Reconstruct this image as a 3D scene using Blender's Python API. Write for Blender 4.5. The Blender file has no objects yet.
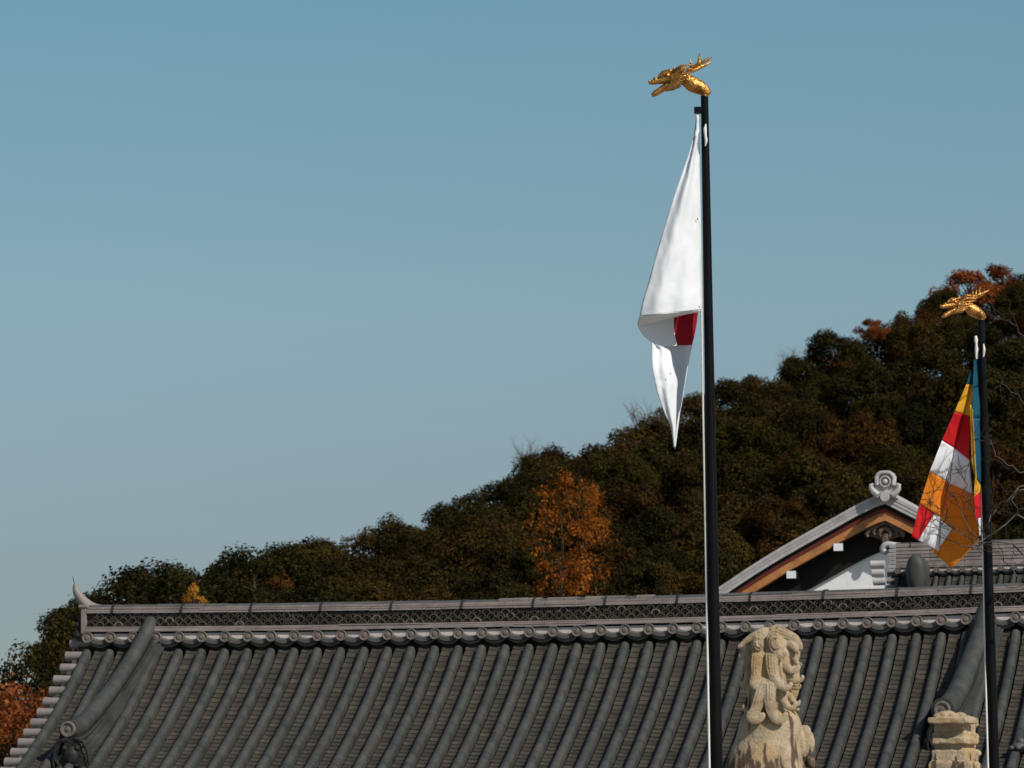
import bpy, bmesh, math, random
from mathutils import Vector, Matrix, noise

R = math.radians
random.seed(7)
scene = bpy.context.scene
COL = scene.collection
Vn = Vector

# ------------------------------------------------------------------ camera
FPX = 4950.0
CAM_H = 2.2
PITCH, ROLL = R(6.4), R(-0.46)
cam_d = bpy.data.cameras.new("camera")
cam = bpy.data.objects.new("camera", cam_d)
COL.objects.link(cam)
cam_d.sensor_width = 36.0
cam_d.lens = FPX / 1024 * 36.0
cam_d.clip_start, cam_d.clip_end = 0.5, 6000
cam_d.dof.use_dof = True
cam_d.dof.focus_distance = 38.0
cam_d.dof.aperture_fstop = 11.0
CM = Matrix.Translation((0, 0, CAM_H)) @ Matrix.Rotation(R(90) + PITCH, 4, 'X') @ Matrix.Rotation(ROLL, 4, 'Z')
cam.matrix_world = CM
scene.camera = cam
CR = CM.to_3x3()
CO = Vn((0, 0, CAM_H))


def ray(px, py):
    return CR @ Vn(((px - 512) / FPX, (384 - py) / FPX, -1.0))


def P(px, py, Y):
    """point in the place seen at that picture position, Y metres ahead"""
    d = ray(px, py)
    return CO + d * (Y / d.y)


def pix(p):
    q = CR.transposed() @ (p - CO)
    return 512 + FPX * q.x / -q.z, 384 - FPX * q.y / -q.z


# ------------------------------------------------------------------ materials
def new_mat(name):
    m = bpy.data.materials.new(name)
    m.use_nodes = True
    nt = m.node_tree
    b = nt.nodes["Principled BSDF"]
    return m, nt, b


def N(nt, t, **kw):
    n = nt.nodes.new(t)
    for k, v in kw.items():
        setattr(n, k, v)
    return n


def ramp(nt, stops):
    r = N(nt, "ShaderNodeValToRGB")
    el = r.color_ramp.elements
    while len(el) < len(stops):
        el.new(0.5)
    for e, (p, c) in zip(el, stops):
        e.position = p
        e.color = (c[0], c[1], c[2], 1)
    return r


def mixc(nt, a, b, fac, mode='MIX'):
    m = N(nt, "ShaderNodeMix", data_type='RGBA', blend_type=mode)
    L = nt.links
    for sock, v in ((m.inputs[6], a), (m.inputs[7], b), (m.inputs[0], fac)):
        if isinstance(v, bpy.types.NodeSocket):
            L.new(v, sock)
        elif isinstance(v, (int, float)):
            sock.default_value = v
        else:
            sock.default_value = (v[0], v[1], v[2], 1)
    return m.outputs[2]


def surf(name, c1, c2, scale=6.0, rough=0.6, spec=0.4, metal=0.0, bump=0.0, bscale=40.0,
         island=0.0, c3=None, c3scale=1.5, c3amt=0.5, stretch=None):
    """two colours broken up by noise, optional per-piece variation, a third weathering colour, bump"""
    m, nt, b = new_mat(name)
    L = nt.links
    tc = N(nt, "ShaderNodeTexCoord")
    vec = tc.outputs["Object"]
    if stretch:
        mp = N(nt, "ShaderNodeMapping")
        mp.inputs["Scale"].default_value = stretch
        L.new(vec, mp.inputs["Vector"])
        vec = mp.outputs[0]
    n1 = N(nt, "ShaderNodeTexNoise")
    n1.inputs["Scale"].default_value = scale
    n1.inputs["Detail"].default_value = 6
    n1.inputs["Roughness"].default_value = 0.65
    L.new(vec, n1.inputs["Vector"])
    r = ramp(nt, [(0.3, c1), (0.7, c2)])
    L.new(n1.outputs["Fac"], r.inputs[0])
    col = r.outputs[0]
    if c3 is not None:
        n2 = N(nt, "ShaderNodeTexNoise")
        n2.inputs["Scale"].default_value = c3scale
        n2.inputs["Detail"].default_value = 8
        n2.inputs["Roughness"].default_value = 0.7
        L.new(vec, n2.inputs["Vector"])
        r2 = ramp(nt, [(0.5, (0, 0, 0)), (0.68, (c3amt,) * 3)])
        L.new(n2.outputs["Fac"], r2.inputs[0])
        col = mixc(nt, col, c3, r2.outputs[0])
    if island:
        g = N(nt, "ShaderNodeNewGeometry")
        mr = N(nt, "ShaderNodeMapRange")
        mr.inputs[3].default_value = 1 - island
        mr.inputs[4].default_value = 1 + island
        L.new(g.outputs["Random Per Island"], mr.inputs[0])
        vm = N(nt, "ShaderNodeVectorMath", operation='SCALE')
        L.new(col, vm.inputs[0])
        L.new(mr.outputs[0], vm.inputs[3])
        col = vm.outputs[0]
    L.new(col, b.inputs["Base Color"])
    b.inputs["Roughness"].default_value = rough
    b.inputs["Metallic"].default_value = metal
    b.inputs["Specular IOR Level"].default_value = spec
    if bump:
        n3 = N(nt, "ShaderNodeTexNoise")
        n3.inputs["Scale"].default_value = bscale
        n3.inputs["Detail"].default_value = 5
        L.new(tc.outputs["Object"], n3.inputs["Vector"])
        bp = N(nt, "ShaderNodeBump")
        bp.inputs["Strength"].default_value = bump
        bp.inputs["Distance"].default_value = 0.02
        L.new(n3.outputs["Fac"], bp.inputs["Height"])
        L.new(bp.outputs[0], b.inputs["Normal"])
    return m


M = {}
M['roll'] = surf("roof_roll_tile", (.031, .035, .032), (.068, .070, .064), 5, .55, .25, bump=.12, island=.09,
                 c3=(.085, .074, .062), c3scale=2.2, c3amt=.6)
M['pan'] = surf("roof_pan_tile", (.036, .032, .026), (.075, .064, .050), 9, .7, .15, bump=.2, island=.22,
                c3=(.05, .052, .045), c3scale=2.5, c3amt=.6)
M['ridge'] = surf("ridge_tile", (.205, .170, .158), (.325, .272, .255), 5, .55, .35, bump=.12, island=.08,
                  c3=(.16, .135, .12), c3scale=2.4, c3amt=.7)
M['cap'] = surf("ridge_cap_tile", (.060, .060, .055), (.120, .112, .104), 6, .55, .25, bump=.12, island=.10)
M['wave'] = surf("openwork_tile", (.040, .033, .025), (.088, .072, .056), 14, .6, .2, island=.35)
M['verge'] = surf("verge_tile", (.170, .150, .140), (.275, .242, .228), 6, .55, .3, bump=.12, island=.1, c3=(.11, .10, .09), c3scale=3, c3amt=.6)
M['disc'] = surf("round_end_tile", (.120, .098, .082), (.200, .166, .142), 12, .6, .3, bump=.2, bscale=80)
M['dark'] = surf("recess_shade", (.012, .011, .010), (.022, .020, .018), 5, .8, .2)  # near black puts shade into the gaps between and behind the tiles
M['wire'] = surf("binding_wire", (.015, .014, .013), (.03, .028, .026), 9, .5, .4)
M['oni'] = surf("dark_ogre_tile", (.010, .010, .010), (.036, .034, .031), 16, .6, .25, bump=.3, bscale=30)
M['plaster'] = surf("white_plaster", (.48, .425, .40), (.66, .60, .57), 4, .8, .2, c3=(.24, .21, .19), c3scale=3, c3amt=.5)
M['white'] = surf("white_limewash", (.76, .77, .78), (.84, .84, .84), 2, .85, .2, c3=(.60, .58, .55), c3scale=2.2, c3amt=.45)
M['wood'] = surf("orange_barge_wood", (.34, .130, .040), (.56, .250, .088), 3, .6, .3, stretch=(1, 1, 1),
                 c3=(.22, .10, .05), c3scale=4, c3amt=.7)
M['redwood'] = surf("red_brown_wood", (.09, .012, .007), (.15, .022, .012), 4, .6, .3)
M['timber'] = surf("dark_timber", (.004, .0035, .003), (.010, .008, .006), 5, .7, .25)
M['pale'] = surf("pale_grey_tile", (.36, .34, .335), (.50, .475, .47), 7, .6, .3, island=.08, bump=.1,
                 c3=(.24, .22, .21), c3scale=3, c3amt=.5)
M['carve'] = surf("carved_wood", (.06, .042, .03), (.19, .135, .095), 9, .7, .25, bump=.4, bscale=25)
M['gold'] = surf("gilded_bronze", (.46, .215, .050), (.68, .36, .11), 18, .46, .5, metal=1.0, bump=.25, bscale=60,
                 c3=(.16, .065, .018), c3scale=12, c3amt=.8)
nt_ = M['gold'].node_tree
b_ = nt_.nodes["Principled BSDF"]
vo = N(nt_, "ShaderNodeTexVoronoi", feature='DISTANCE_TO_EDGE')
vo.inputs["Scale"].default_value = 42
tc_ = N(nt_, "ShaderNodeTexCoord")
nt_.links.new(tc_.outputs["Object"], vo.inputs["Vector"])
bp_ = N(nt_, "ShaderNodeBump")
bp_.inputs["Strength"].default_value = .55
bp_.inputs["Distance"].default_value = .01
nt_.links.new(vo.outputs["Distance"], bp_.inputs["Height"])
nt_.links.new(b_.inputs["Normal"].links[0].from_socket, bp_.inputs["Normal"])
nt_.links.new(bp_.outputs[0], b_.inputs["Normal"])
M['pole'] = surf("black_pole_paint", (.004, .004, .005), (.008, .008, .009), 3, .45, .06)
M['rope'] = surf("white_rope", (.68, .66, .62), (.80, .78, .75), 30, .8, .2)
M['hill'] = surf("forest_floor", (.018, .014, .008), (.040, .030, .016), .3, .95, .1)
M['ground'] = surf("gravel_ground", (.22, .20, .17), (.32, .29, .25), 1.2, .9, .2, bump=.4, bscale=20)
M['bark'] = surf("tree_bark", (.035, .026, .018), (.075, .058, .042), 5, .9, .2)
M['twig'] = surf("pale_bare_bark", (.030, .025, .021), (.17, .15, .13), 7, .85, .2)
M['twigd'] = surf("dark_bare_bark", (.07, .055, .045), (.14, .11, .09), 7, .85, .2)
M['twigk'] = surf("dark_twig_bark", (.018, .013, .010), (.06, .05, .042), 9, .9, .1)
M['conc'] = surf("plinth_stone", (.25, .23, .20), (.36, .33, .28), 4, .85, .2, bump=.3)
M['clay'] = surf("broken_cap_tile", (.12, .105, .09), (.21, .18, .155), 6, .7, .3, island=.2)


def cloth(name, col, amount=.22):
    m, nt, b = new_mat(name)
    L = nt.links
    tc = N(nt, "ShaderNodeTexCoord")
    n = N(nt, "ShaderNodeTexNoise")
    n.inputs["Scale"].default_value = 3.5
    n.inputs["Detail"].default_value = 4
    L.new(tc.outputs["Object"], n.inputs["Vector"])
    r = ramp(nt, [(.3, tuple(c * .93 for c in col)), (.7, col)])
    L.new(n.outputs["Fac"], r.inputs[0])
    L.new(r.outputs[0], b.inputs["Base Color"])
    b.inputs["Roughness"].default_value = .8
    b.inputs["Specular IOR Level"].default_value = .2
    bp = N(nt, "ShaderNodeBump")
    bp.inputs["Strength"].default_value = .25
    bp.inputs["Distance"].default_value = .03
    L.new(n.outputs["Fac"], bp.inputs["Height"])
    L.new(bp.outputs[0], b.inputs["Normal"])
    t = N(nt, "ShaderNodeBsdfTranslucent")
    L.new(r.outputs[0], t.inputs[0])
    mx = N(nt, "ShaderNodeMixShader")
    mx.inputs[0].default_value = amount
    L.new(b.outputs[0], mx.inputs[1])
    L.new(t.outputs[0], mx.inputs[2])
    L.new(mx.outputs[0], nt.nodes["Material Output"].inputs[0])
    return m


M['f_white'] = cloth("white_flag_cloth", (.76, .78, .81), .06)
M['f_disc'] = cloth("crimson_flag_cloth", (.36, .010, .024), .08)
M['f_blue'] = cloth("blue_flag_cloth", (.006, .070, .118), .04)
M['f_yellow'] = cloth("yellow_flag_cloth", (.72, .36, .025), .04)
M['f_red'] = cloth("red_flag_cloth", (.56, .012, .016), .04)
M['f_orange'] = cloth("orange_flag_cloth", (.74, .215, .014), .04)


def stone(name, z_stain):
    """tan stone, brown streaks running down from height z_stain (object space), grooved hair bump"""
    m, nt, b = new_mat(name)
    L = nt.links
    tc = N(nt, "ShaderNodeTexCoord")
    o = tc.outputs["Object"]
    n = N(nt, "ShaderNodeTexNoise")
    n.inputs["Scale"].default_value = 9
    n.inputs["Detail"].default_value = 8
    n.inputs["Roughness"].default_value = .7
    L.new(o, n.inputs["Vector"])
    r = ramp(nt, [(.28, (.19, .138, .085)), (.5, (.375, .290, .190)), (.72, (.47, .395, .305))])
    L.new(n.outputs["Fac"], r.inputs[0])
    # warm lichen-yellow patches
    n2 = N(nt, "ShaderNodeTexNoise")
    n2.inputs["Scale"].default_value = 5
    n2.inputs["Detail"].default_value = 4
    L.new(o, n2.inputs["Vector"])
    r2 = ramp(nt, [(.5, (0, 0, 0)), (.65, (.45, .45, .45))])
    L.new(n2.outputs["Fac"], r2.inputs[0])
    col = mixc(nt, r.outputs[0], (.40, .25, .09), r2.outputs[0])
    # streak stains
    mp = N(nt, "ShaderNodeMapping")
    mp.inputs["Scale"].default_value = (24, 24, 2.6)
    L.new(o, mp.inputs["Vector"])
    n3 = N(nt, "ShaderNodeTexNoise")
    n3.inputs["Scale"].default_value = 1
    n3.inputs["Detail"].default_value = 5
    L.new(mp.outputs[0], n3.inputs["Vector"])
    sx = N(nt, "ShaderNodeSeparateXYZ")
    L.new(o, sx.inputs[0])
    mr = N(nt, "ShaderNodeMapRange")
    mr.inputs[1].default_value = z_stain + .04
    mr.inputs[2].default_value = z_stain - .10
    mr.inputs[3].default_value = -.16
    mr.inputs[4].default_value = .06
    L.new(sx.outputs[2], mr.inputs[0])
    ad = N(nt, "ShaderNodeMath", operation='ADD')
    L.new(n3.outputs["Fac"], ad.inputs[0])
    L.new(mr.outputs[0], ad.inputs[1])
    r3 = ramp(nt, [(.505, (0, 0, 0)), (.56, (.9, .9, .9))])
    L.new(ad.outputs[0], r3.inputs[0])
    col = mixc(nt, col, (.060, .036, .026), r3.outputs[0])
    # fine dark specks
    n4 = N(nt, "ShaderNodeTexNoise")
    n4.inputs["Scale"].default_value = 55
    n4.inputs["Detail"].default_value = 3
    L.new(o, n4.inputs["Vector"])
    r4 = ramp(nt, [(.60, (0, 0, 0)), (.70, (.55, .55, .55))])
    L.new(n4.outputs["Fac"], r4.inputs[0])
    col = mixc(nt, col, (.13, .085, .05), r4.outputs[0])
    L.new(col, b.inputs["Base Color"])
    b.inputs["Roughness"].default_value = .85
    b.inputs["Specular IOR Level"].default_value = .2
    n5 = N(nt, "ShaderNodeTexNoise")
    n5.inputs["Scale"].default_value = 70
    n5.inputs["Detail"].default_value = 6
    L.new(o, n5.inputs["Vector"])
    bp = N(nt, "ShaderNodeBump")
    bp.inputs["Strength"].default_value = .5
    bp.inputs["Distance"].default_value = .012
    L.new(n5.outputs["Fac"], bp.inputs["Height"])
    L.new(bp.outputs[0], b.inputs["Normal"])
    return m


def foliage(name, stops, trans=.25):
    m, nt, b = new_mat(name)
    L = nt.links
    oi = N(nt, "ShaderNodeObjectInfo")
    g = N(nt, "ShaderNodeNewGeometry")
    tc = N(nt, "ShaderNodeTexCoord")
    n = N(nt, "ShaderNodeTexNoise")
    n.inputs["Scale"].default_value = .55
    n.inputs["Detail"].default_value = 3
    L.new(tc.outputs["Object"], n.inputs["Vector"])
    a1 = N(nt, "ShaderNodeMath", operation='MULTIPLY_ADD')
    L.new(oi.outputs["Random"], a1.inputs[0])
    a1.inputs[1].default_value = .50
    L.new(n.outputs["Fac"], a1.inputs[2])
    a2 = N(nt, "ShaderNodeMath", operation='MULTIPLY_ADD')
    L.new(g.outputs["Random Per Island"], a2.inputs[0])
    a2.inputs[1].default_value = .55
    L.new(a1.outputs[0], a2.inputs[2])
    a3 = N(nt, "ShaderNodeMath", operation='SUBTRACT')
    L.new(a2.outputs[0], a3.inputs[0])
    a3.inputs[1].default_value = .52
    r = ramp(nt, stops)
    L.new(a3.outputs[0], r.inputs[0])
    L.new(r.outputs[0], b.inputs["Base Color"])
    b.inputs["Roughness"].default_value = .85
    b.inputs["Specular IOR Level"].default_value = .06
    t = N(nt, "ShaderNodeBsdfTranslucent")
    L.new(r.outputs[0], t.inputs[0])
    mx = N(nt, "ShaderNodeMixShader")
    mx.inputs[0].default_value = trans
    L.new(b.outputs[0], mx.inputs[1])
    L.new(t.outputs[0], mx.inputs[2])
    L.new(mx.outputs[0], nt.nodes["Material Output"].inputs[0])
    return m


M['leaf'] = foliage("olive_foliage", [(.0, (0.0069, 0.0052, 0.0017)), (.35, (0.0189, 0.0138, 0.0034)), (.65, (0.0396, 0.0267, 0.0060)), (1, (0.0731, 0.0413, 0.0086))], 0.14)
M['leaf_dark'] = foliage("dark_green_foliage", [(.0, (0.0060, 0.0052, 0.0017)), (.4, (0.0155, 0.0138, 0.0034)), (.7, (0.0327, 0.0258, 0.0060)), (1, (0.0688, 0.0447, 0.0086))], 0.14)
M['leaf_brown'] = foliage("rusty_brown_foliage", [(.0, (0.0120, 0.0060, 0.0017)), (.4, (0.0310, 0.0146, 0.0034)), (.7, (0.0568, 0.0258, 0.0052)), (1, (0.0946, 0.0413, 0.0077))], 0.14)
M['leaf_lime'] = foliage("yellow_green_foliage", [(.0, (0.0086, 0.0077, 0.0017)), (.4, (0.0224, 0.0181, 0.0034)), (.7, (0.0447, 0.0327, 0.0060)), (1, (0.0774, 0.0516, 0.0086))], 0.14)
M['leaf_orange'] = foliage("orange_foliage", [(.0, (.09, .026, .006)), (.4, (.31, .092, .012)), (.8, (.48, .165, .022)), (1, (.50, .21, .035))], .35)
M['leaf_rust'] = foliage("rust_red_foliage", [(.0, (.06, .016, .006)), (.5, (.21, .056, .016)), (1, (.33, .11, .028))], 0.3)
M['leaf_gold'] = foliage("golden_foliage", [(.0, (.30, .13, .018)), (.5, (.45, .21, .03)), (1, (.50, .28, .05))], .35)


# ------------------------------------------------------------------ mesh building
class MB:
    def __init__(self):
        self.v, self.f, self.m = [], [], []

    def add(self, verts, faces, mat=0):
        o = len(self.v)
        self.v += [Vn(p) for p in verts]
        for f in faces:
            self.f.append(tuple(o + i for i in f))
            self.m.append(mat)

    def box(self, o, ax, ay, az, mat=0):
        """box spanned from corner o by three edge vectors"""
        o, ax, ay, az = Vn(o), Vn(ax), Vn(ay), Vn(az)
        vs = [o, o + ax, o + ax + ay, o + ay, o + az, o + ax + az, o + ax + ay + az, o + ay + az]
        self.add(vs, [(0, 3, 2, 1), (4, 5, 6, 7), (0, 1, 5, 4), (1, 2, 6, 5), (2, 3, 7, 6), (3, 0, 4, 7)], mat)

    def grid(self, rows, mat=0, closed=False):
        n = len(rows[0])
        vs = [p for r in rows for p in r]
        fs = []
        for i in range(len(rows) - 1):
            for j in range(n - 1 + (1 if closed else 0)):
                k = (j + 1) % n
                fs.append((i * n + j, i * n + k, (i + 1) * n + k, (i + 1) * n + j))
        self.add(vs, fs, mat)

    def loft(self, rings, mat=0, caps=True):
        n = len(rings[0])
        o = len(self.v)
        self.grid(rings, mat, True)
        if caps:
            self.f.append(tuple(o + i for i in reversed(range(n))))
            self.m.append(mat)
            b = o + (len(rings) - 1) * n
            self.f.append(tuple(b + i for i in range(n)))
            self.m.append(mat)

    def tube(self, pts, rad, n=8, mat=0, caps=True, flat=(1, 1), side=None):
        pts = [Vn(p) for p in pts]
        if not isinstance(rad, (list, tuple)):
            rad = [rad] * len(pts)
        rings = []
        prev = None
        for i, p in enumerate(pts):
            a = pts[max(i - 1, 0)]
            b = pts[min(i + 1, len(pts) - 1)]
            d = (b - a).normalized()
            if prev is None:
                ref = Vn(side) if side else (Vn((0, 1, 0)) if abs(d.y) < .9 else Vn((1, 0, 0)))
                x = (ref - d * ref.dot(d)).normalized()
            else:
                x = (prev - d * prev.dot(d)).normalized()
            prev = x
            y = d.cross(x)
            rings.append([p + (x * math.cos(2 * math.pi * k / n) * flat[0] + y * math.sin(2 * math.pi * k / n) * flat[1]) * rad[i]
                          for k in range(n)])
        self.loft(rings, mat, caps)

    def ell(self, c, r, n=16, m=10, mat=0, rot=None):
        c = Vn(c)
        rings = []
        for i in range(1, m):
            th = math.pi * i / m
            ring = []
            for k in range(n):
                ph = 2 * math.pi * k / n
                q = Vn((r[0] * math.sin(th) * math.cos(ph), r[1] * math.sin(th) * math.sin(ph), r[2] * math.cos(th)))
                if rot:
                    q = rot @ q
                ring.append(c + q)
            rings.append(ring)
        self.loft(rings[::-1], mat, True)

    def extrude(self, poly, dvec, mat=0):
        """polygon (list of points) pushed along dvec"""
        n = len(poly)
        a = [Vn(p) for p in poly]
        b = [p + Vn(dvec) for p in a]
        fs = [tuple(range(n)), tuple(reversed(range(n, 2 * n)))]
        for i in range(n):
            j = (i + 1) % n
            fs.append((i, i + n, j + n, j))
        self.add(a + b, fs, mat)

    def build(self, name, mats, parent=None, smooth=False, label=None, origin=None, fixn=True):
        root = parent
        while root is not None and root.parent is not None:
            root = root.parent
        off = root.location.copy() if root is not None else (Vn(origin) if origin is not None else Vn((0, 0, 0)))
        me = bpy.data.meshes.new(name)
        me.from_pydata([tuple(p - off) for p in self.v], [], self.f)
        if not isinstance(mats, (list, tuple)):
            mats = [mats]
        for m in mats:
            me.materials.append(m)
        me.polygons.foreach_set("material_index", self.m)
        if fixn:
            bm = bmesh.new()
            bm.from_mesh(me)
            bmesh.ops.recalc_face_normals(bm, faces=bm.faces)
            bm.to_mesh(me)
            bm.free()
        if smooth:
            me.polygons.foreach_set("use_smooth", [True] * len(me.polygons))
            if smooth != 'all':
                try:
                    me.set_sharp_from_angle(angle=R(smooth if isinstance(smooth, (int, float)) and smooth > 1 else 45))
                except Exception:
                    pass
        me.update()
        o = bpy.data.objects.new(name, me)
        COL.objects.link(o)
        if parent is not None:
            o.parent = parent
        elif origin is not None:
            o.location = off
        if label:
            o['label'] = label
        return o


def tag(o, label=None, cat=None, group=None, kind=None):
    if label:
        o['label'] = label
    if cat:
        o['category'] = cat
    if group:
        o['group'] = group
    if kind:
        o['kind'] = kind
    return o


def thing(name, loc, label, cat, group=None):
    e = bpy.data.objects.new(name, None)
    e.empty_display_size = .3
    COL.objects.link(e)
    e.location = loc
    return tag(e, label, cat, group)


def copy_tree(o, parent=None):
    c = o.copy()
    COL.objects.link(c)
    if parent is not None:
        c.parent = parent
    for ch in o.children:
        copy_tree(ch, c)
    return c


def remeshed(mb, name, mat, parent, voxel, smooth_it=2, label=None):
    """fuse overlapping primitives into one continuous carved surface"""
    tmp = mb.build("tmp_sculpt", mat, parent)
    md = tmp.modifiers.new("r", 'REMESH')
    md.mode = 'VOXEL'
    md.voxel_size = voxel
    ms = tmp.modifiers.new("s", 'SMOOTH')
    ms.factor = .5
    ms.iterations = smooth_it
    dg = bpy.context.evaluated_depsgraph_get()
    dg.update()
    me = bpy.data.meshes.new_from_object(tmp.evaluated_get(dg))
    bpy.data.objects.remove(tmp)
    me.name = name
    me.polygons.foreach_set("use_smooth", [True] * len(me.polygons))
    if not me.materials:
        me.materials.append(mat)
    o = bpy.data.objects.new(name, me)
    COL.objects.link(o)
    o.parent = parent
    if label:
        o['label'] = label
    return o


def catmull(pts, n):
    """smooth resample of a list of vectors (any dimension, as tuples)"""
    out = []
    m = len(pts)
    for k in range(n):
        u = k / (n - 1) * (m - 1)
        i = min(int(u), m - 2)
        t = u - i
        p0, p1, p2, p3 = pts[max(i - 1, 0)], pts[i], pts[i + 1], pts[min(i + 2, m - 1)]
        out.append(tuple(.5 * ((2 * b) + (-a + c) * t + (2 * a - 5 * b + 4 * c - d) * t * t + (-a + 3 * b - 3 * c + d) * t ** 3)
                         for a, b, c, d in zip(p0, p1, p2, p3)))
    return out


def interp(x, xs, ys):
    if x <= xs[0]:
        return ys[0]
    for a, b, c, d in zip(xs, xs[1:], ys, ys[1:]):
        if x <= b:
            return c + (d - c) * (x - a) / (b - a)
    return ys[-1]


# ------------------------------------------------------------------ the tiled halls
PHI = R(13.3)
S = Vn((math.cos(PHI), -math.sin(PHI), 0))
T = Vn((-math.sin(PHI), -math.cos(PHI), 0))
Z = Vn((0, 0, 1))
PITCH_TILE = .30


def hall(root, O, k, n, c, courses=False, tmax=4.3, descents=(), wave=True):
    """a tiled hall roof: n+1 roll rows, c = row index at the anchor O (height of the ridge discs)"""
    def lift(s):
        return .056 * (s / 6.15) ** 2

    def W(s, t, h):
        return O + S * (s * k) + T * (t * k) + Z * ((h + lift(s)) * k)

    def I(t):
        return .42 * t + .72 * (1 - math.exp(-t / 1.6))

    def hp(t):
        return .015 - I(t)

    def sl(t):
        return .42 + .45 * math.exp(-t / 1.6)

    def six(i):
        return (i - c) * PITCH_TILE

    s0, s1 = six(0), six(n)
    rnd = random.Random(3 + n)
    # --- pan tiles, course by course
    mb = MB()
    dt = .092
    for i in range(-1, n + 1):
        if i == -1 or i == n:
            a = six(i) + (.14 if i == -1 else 0)
            b = six(i + 1) - (.14 if i == n else 0)
        else:
            a, b = six(i) + .082, six(i + 1) - .078
        j = 0
        t = .10
        while t < tmax:
            jit = rnd.uniform(-.002, .002)
            js = rnd.uniform(-.003, .003)
            row0, row1, row2 = [], [], []
            for q in range(5):
                u = q / 4
                s = a + (b - a) * u + js
                sag = -.012 * (1 - (2 * u - 1) ** 2)
                row0.append(W(s, t, hp(t) + sag + .003 + .012))
                row1.append(W(s, t + dt + .004, hp(t + dt) + sag + .013 + jit + .012))
                row2.append(W(s, t + dt, hp(t + dt) + sag - .002 + .012))
            mb.grid([row0, row1, row2])
            t += dt
    mb.build("pan_tiles", M['pan'], root, smooth=30, fixn=False)
    # --- roll tiles
    mb = MB()
    for i in range(n + 1):
        s = six(i)
        t = .335
        while t < tmax:
            ln = .27 / math.sqrt(1 + sl(t) ** 2)
            t2 = min(t + ln, tmax + .05)
            js = rnd.uniform(-.0015, .0015)
            rings = []
            for tt, rr in ((t - .01, .0545), (t2, .058), (t2, .050)):
                nrm = Vn((0, sl(tt), 1)).normalized()  # (s, t, h)
                ring = []
                for q in range(13):
                    an = math.pi * (1.0 * (q - 1) / 10) if 0 < q < 12 else (0 if q == 0 else math.pi)
                    if q in (0, 12):
                        ring.append(W(s + js + rr * math.cos(an), tt, hp(tt) - .03))
                        continue
                    ring.append(W(s + js + rr * math.cos(an), tt + nrm.y * rr * math.sin(an),
                                  hp(tt) + .062 + nrm.z * rr * math.sin(an)))
                rings.append(ring)
            mb.grid(rings)
            t = t2
    mb.build("roll_tiles", M['roll'], root, smooth=35, fixn=False)
    # --- back slope and underside
    mb = MB()
    ts = [tmax * q / 14 for q in range(15)]
    for q in range(24):
        pass
    ss = [s0 - .1 + (s1 - s0 + .2) * q / 24 for q in range(25)]
    mb.grid([[W(s, -t, hp(t) + .05) for s in ss] for t in ts])
    mb.grid([[W(s, t, hp(t) - .10) for s in ss] for t in ts])
    mb.grid([[W(s, -t, hp(t) - .10) for s in ss] for t in ts])
    mb.build("roof_deck", M['dark'], root)  # deck coloured near black, painted as the shadow lines beside the rolls
    # --- verge tiles: short rolls lying crosswise at both gable edges
    for (sv, sg) in ((s0, -1), (s1, 1)):
        mb = MB()
        t = .12
        while t < tmax:
            h = hp(t) + .018
            jj = rnd.uniform(-.012, .012)
            pts = [W(sv + sg * d, t, h) for d in (.0, .14, .27 + jj, .275 + jj)]
            mb.tube(pts, [.056 * k, .058 * k, .062 * k, .050 * k], 12)
            # smaller tile peeping out between and below
            pts = [W(sv + sg * d, t + .115, hp(t + .115) - .035) for d in (.0, .12, .18 + jj, .185 + jj)]
            mb.tube(pts, [.045 * k] * 3 + [.036 * k], 10)
            t += .27 / math.sqrt(1 + sl(t) ** 2)
        mb.build("verge_tiles", M['verge'], root, smooth=40)
    # --- ridge
    sA, sB = s0 - .045, s1 + .045
    ns = 60
    sp = [sA + (sB - sA) * q / ns for q in range(ns + 1)]

    def bar(mb, prof, segs=None, gap=.0, mat=0):
        """extrude closed (t,h) profile along the ridge, optionally in lengths"""
        if segs is None:
            mb.loft([[W(s, a, b) for a, b in prof] for s in sp], mat)
        else:
            s = sA
            while s < sB - .05:
                e = min(s + segs, sB)
                jt = rnd.uniform(-.005, .005)
                jh = rnd.uniform(-.004, .004)
                st = [s + gap + (e - s - 2 * gap) * q / 4 for q in range(5)]
                mb.loft([[W(x, a + jt, b + jh) for a, b in prof] for x in st], mat)
                s = e

    def rect(t0, h0, h1):
        return [(-t0, h0), (t0, h0), (t0, h1), (-t0, h1)]

    H = .0
    mb = MB()
    bar(mb, rect(.17, -.22, .355), None)
    core = mb.build("ridge", M['dark'], root)
    mb = MB()
    bar(mb, rect(.215, -.030, .052), 1.2, .0)
    mb.build("plaster_strip", M['plaster'], core)
    mb = MB()
    bar(mb, rect(.250, .074, .096), .92, .002)
    bar(mb, rect(.240, .100, .120), .74, .002)
    bar(mb, rect(.228, .124, .140), 1.1, .002)
    if courses:
        for q in range(5):
            h = .14 + q * .082
            bar(mb, rect(.215 - .012 * (q % 2), h, h + .066), .80, .003)
        top = .14 + 5 * .082
    else:
        top = .312
    bar(mb, rect(.212, top, top + .022), .92, .002)
    bar(mb, rect(.204, top + .026, top + .046), .74, .002)
    bar(mb, rect(.192, top + .050, top + .076), .90, .002)
    mb.build("ridge_courses", M['ridge'], core, smooth=30)
    # cap: rounded, in 0.9 m lengths tied with wire
    mb = MB()
    cap = []
    for q in range(11):
        an = math.pi * q / 10
        cap.append((.172 * math.cos(an), top + .080 + .038 * math.sin(an)))
    bar(mb, cap, .905, .004)
    mb.build("ridge_cap", M['cap'], core, smooth=40)
    s = sA + .34
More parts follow.
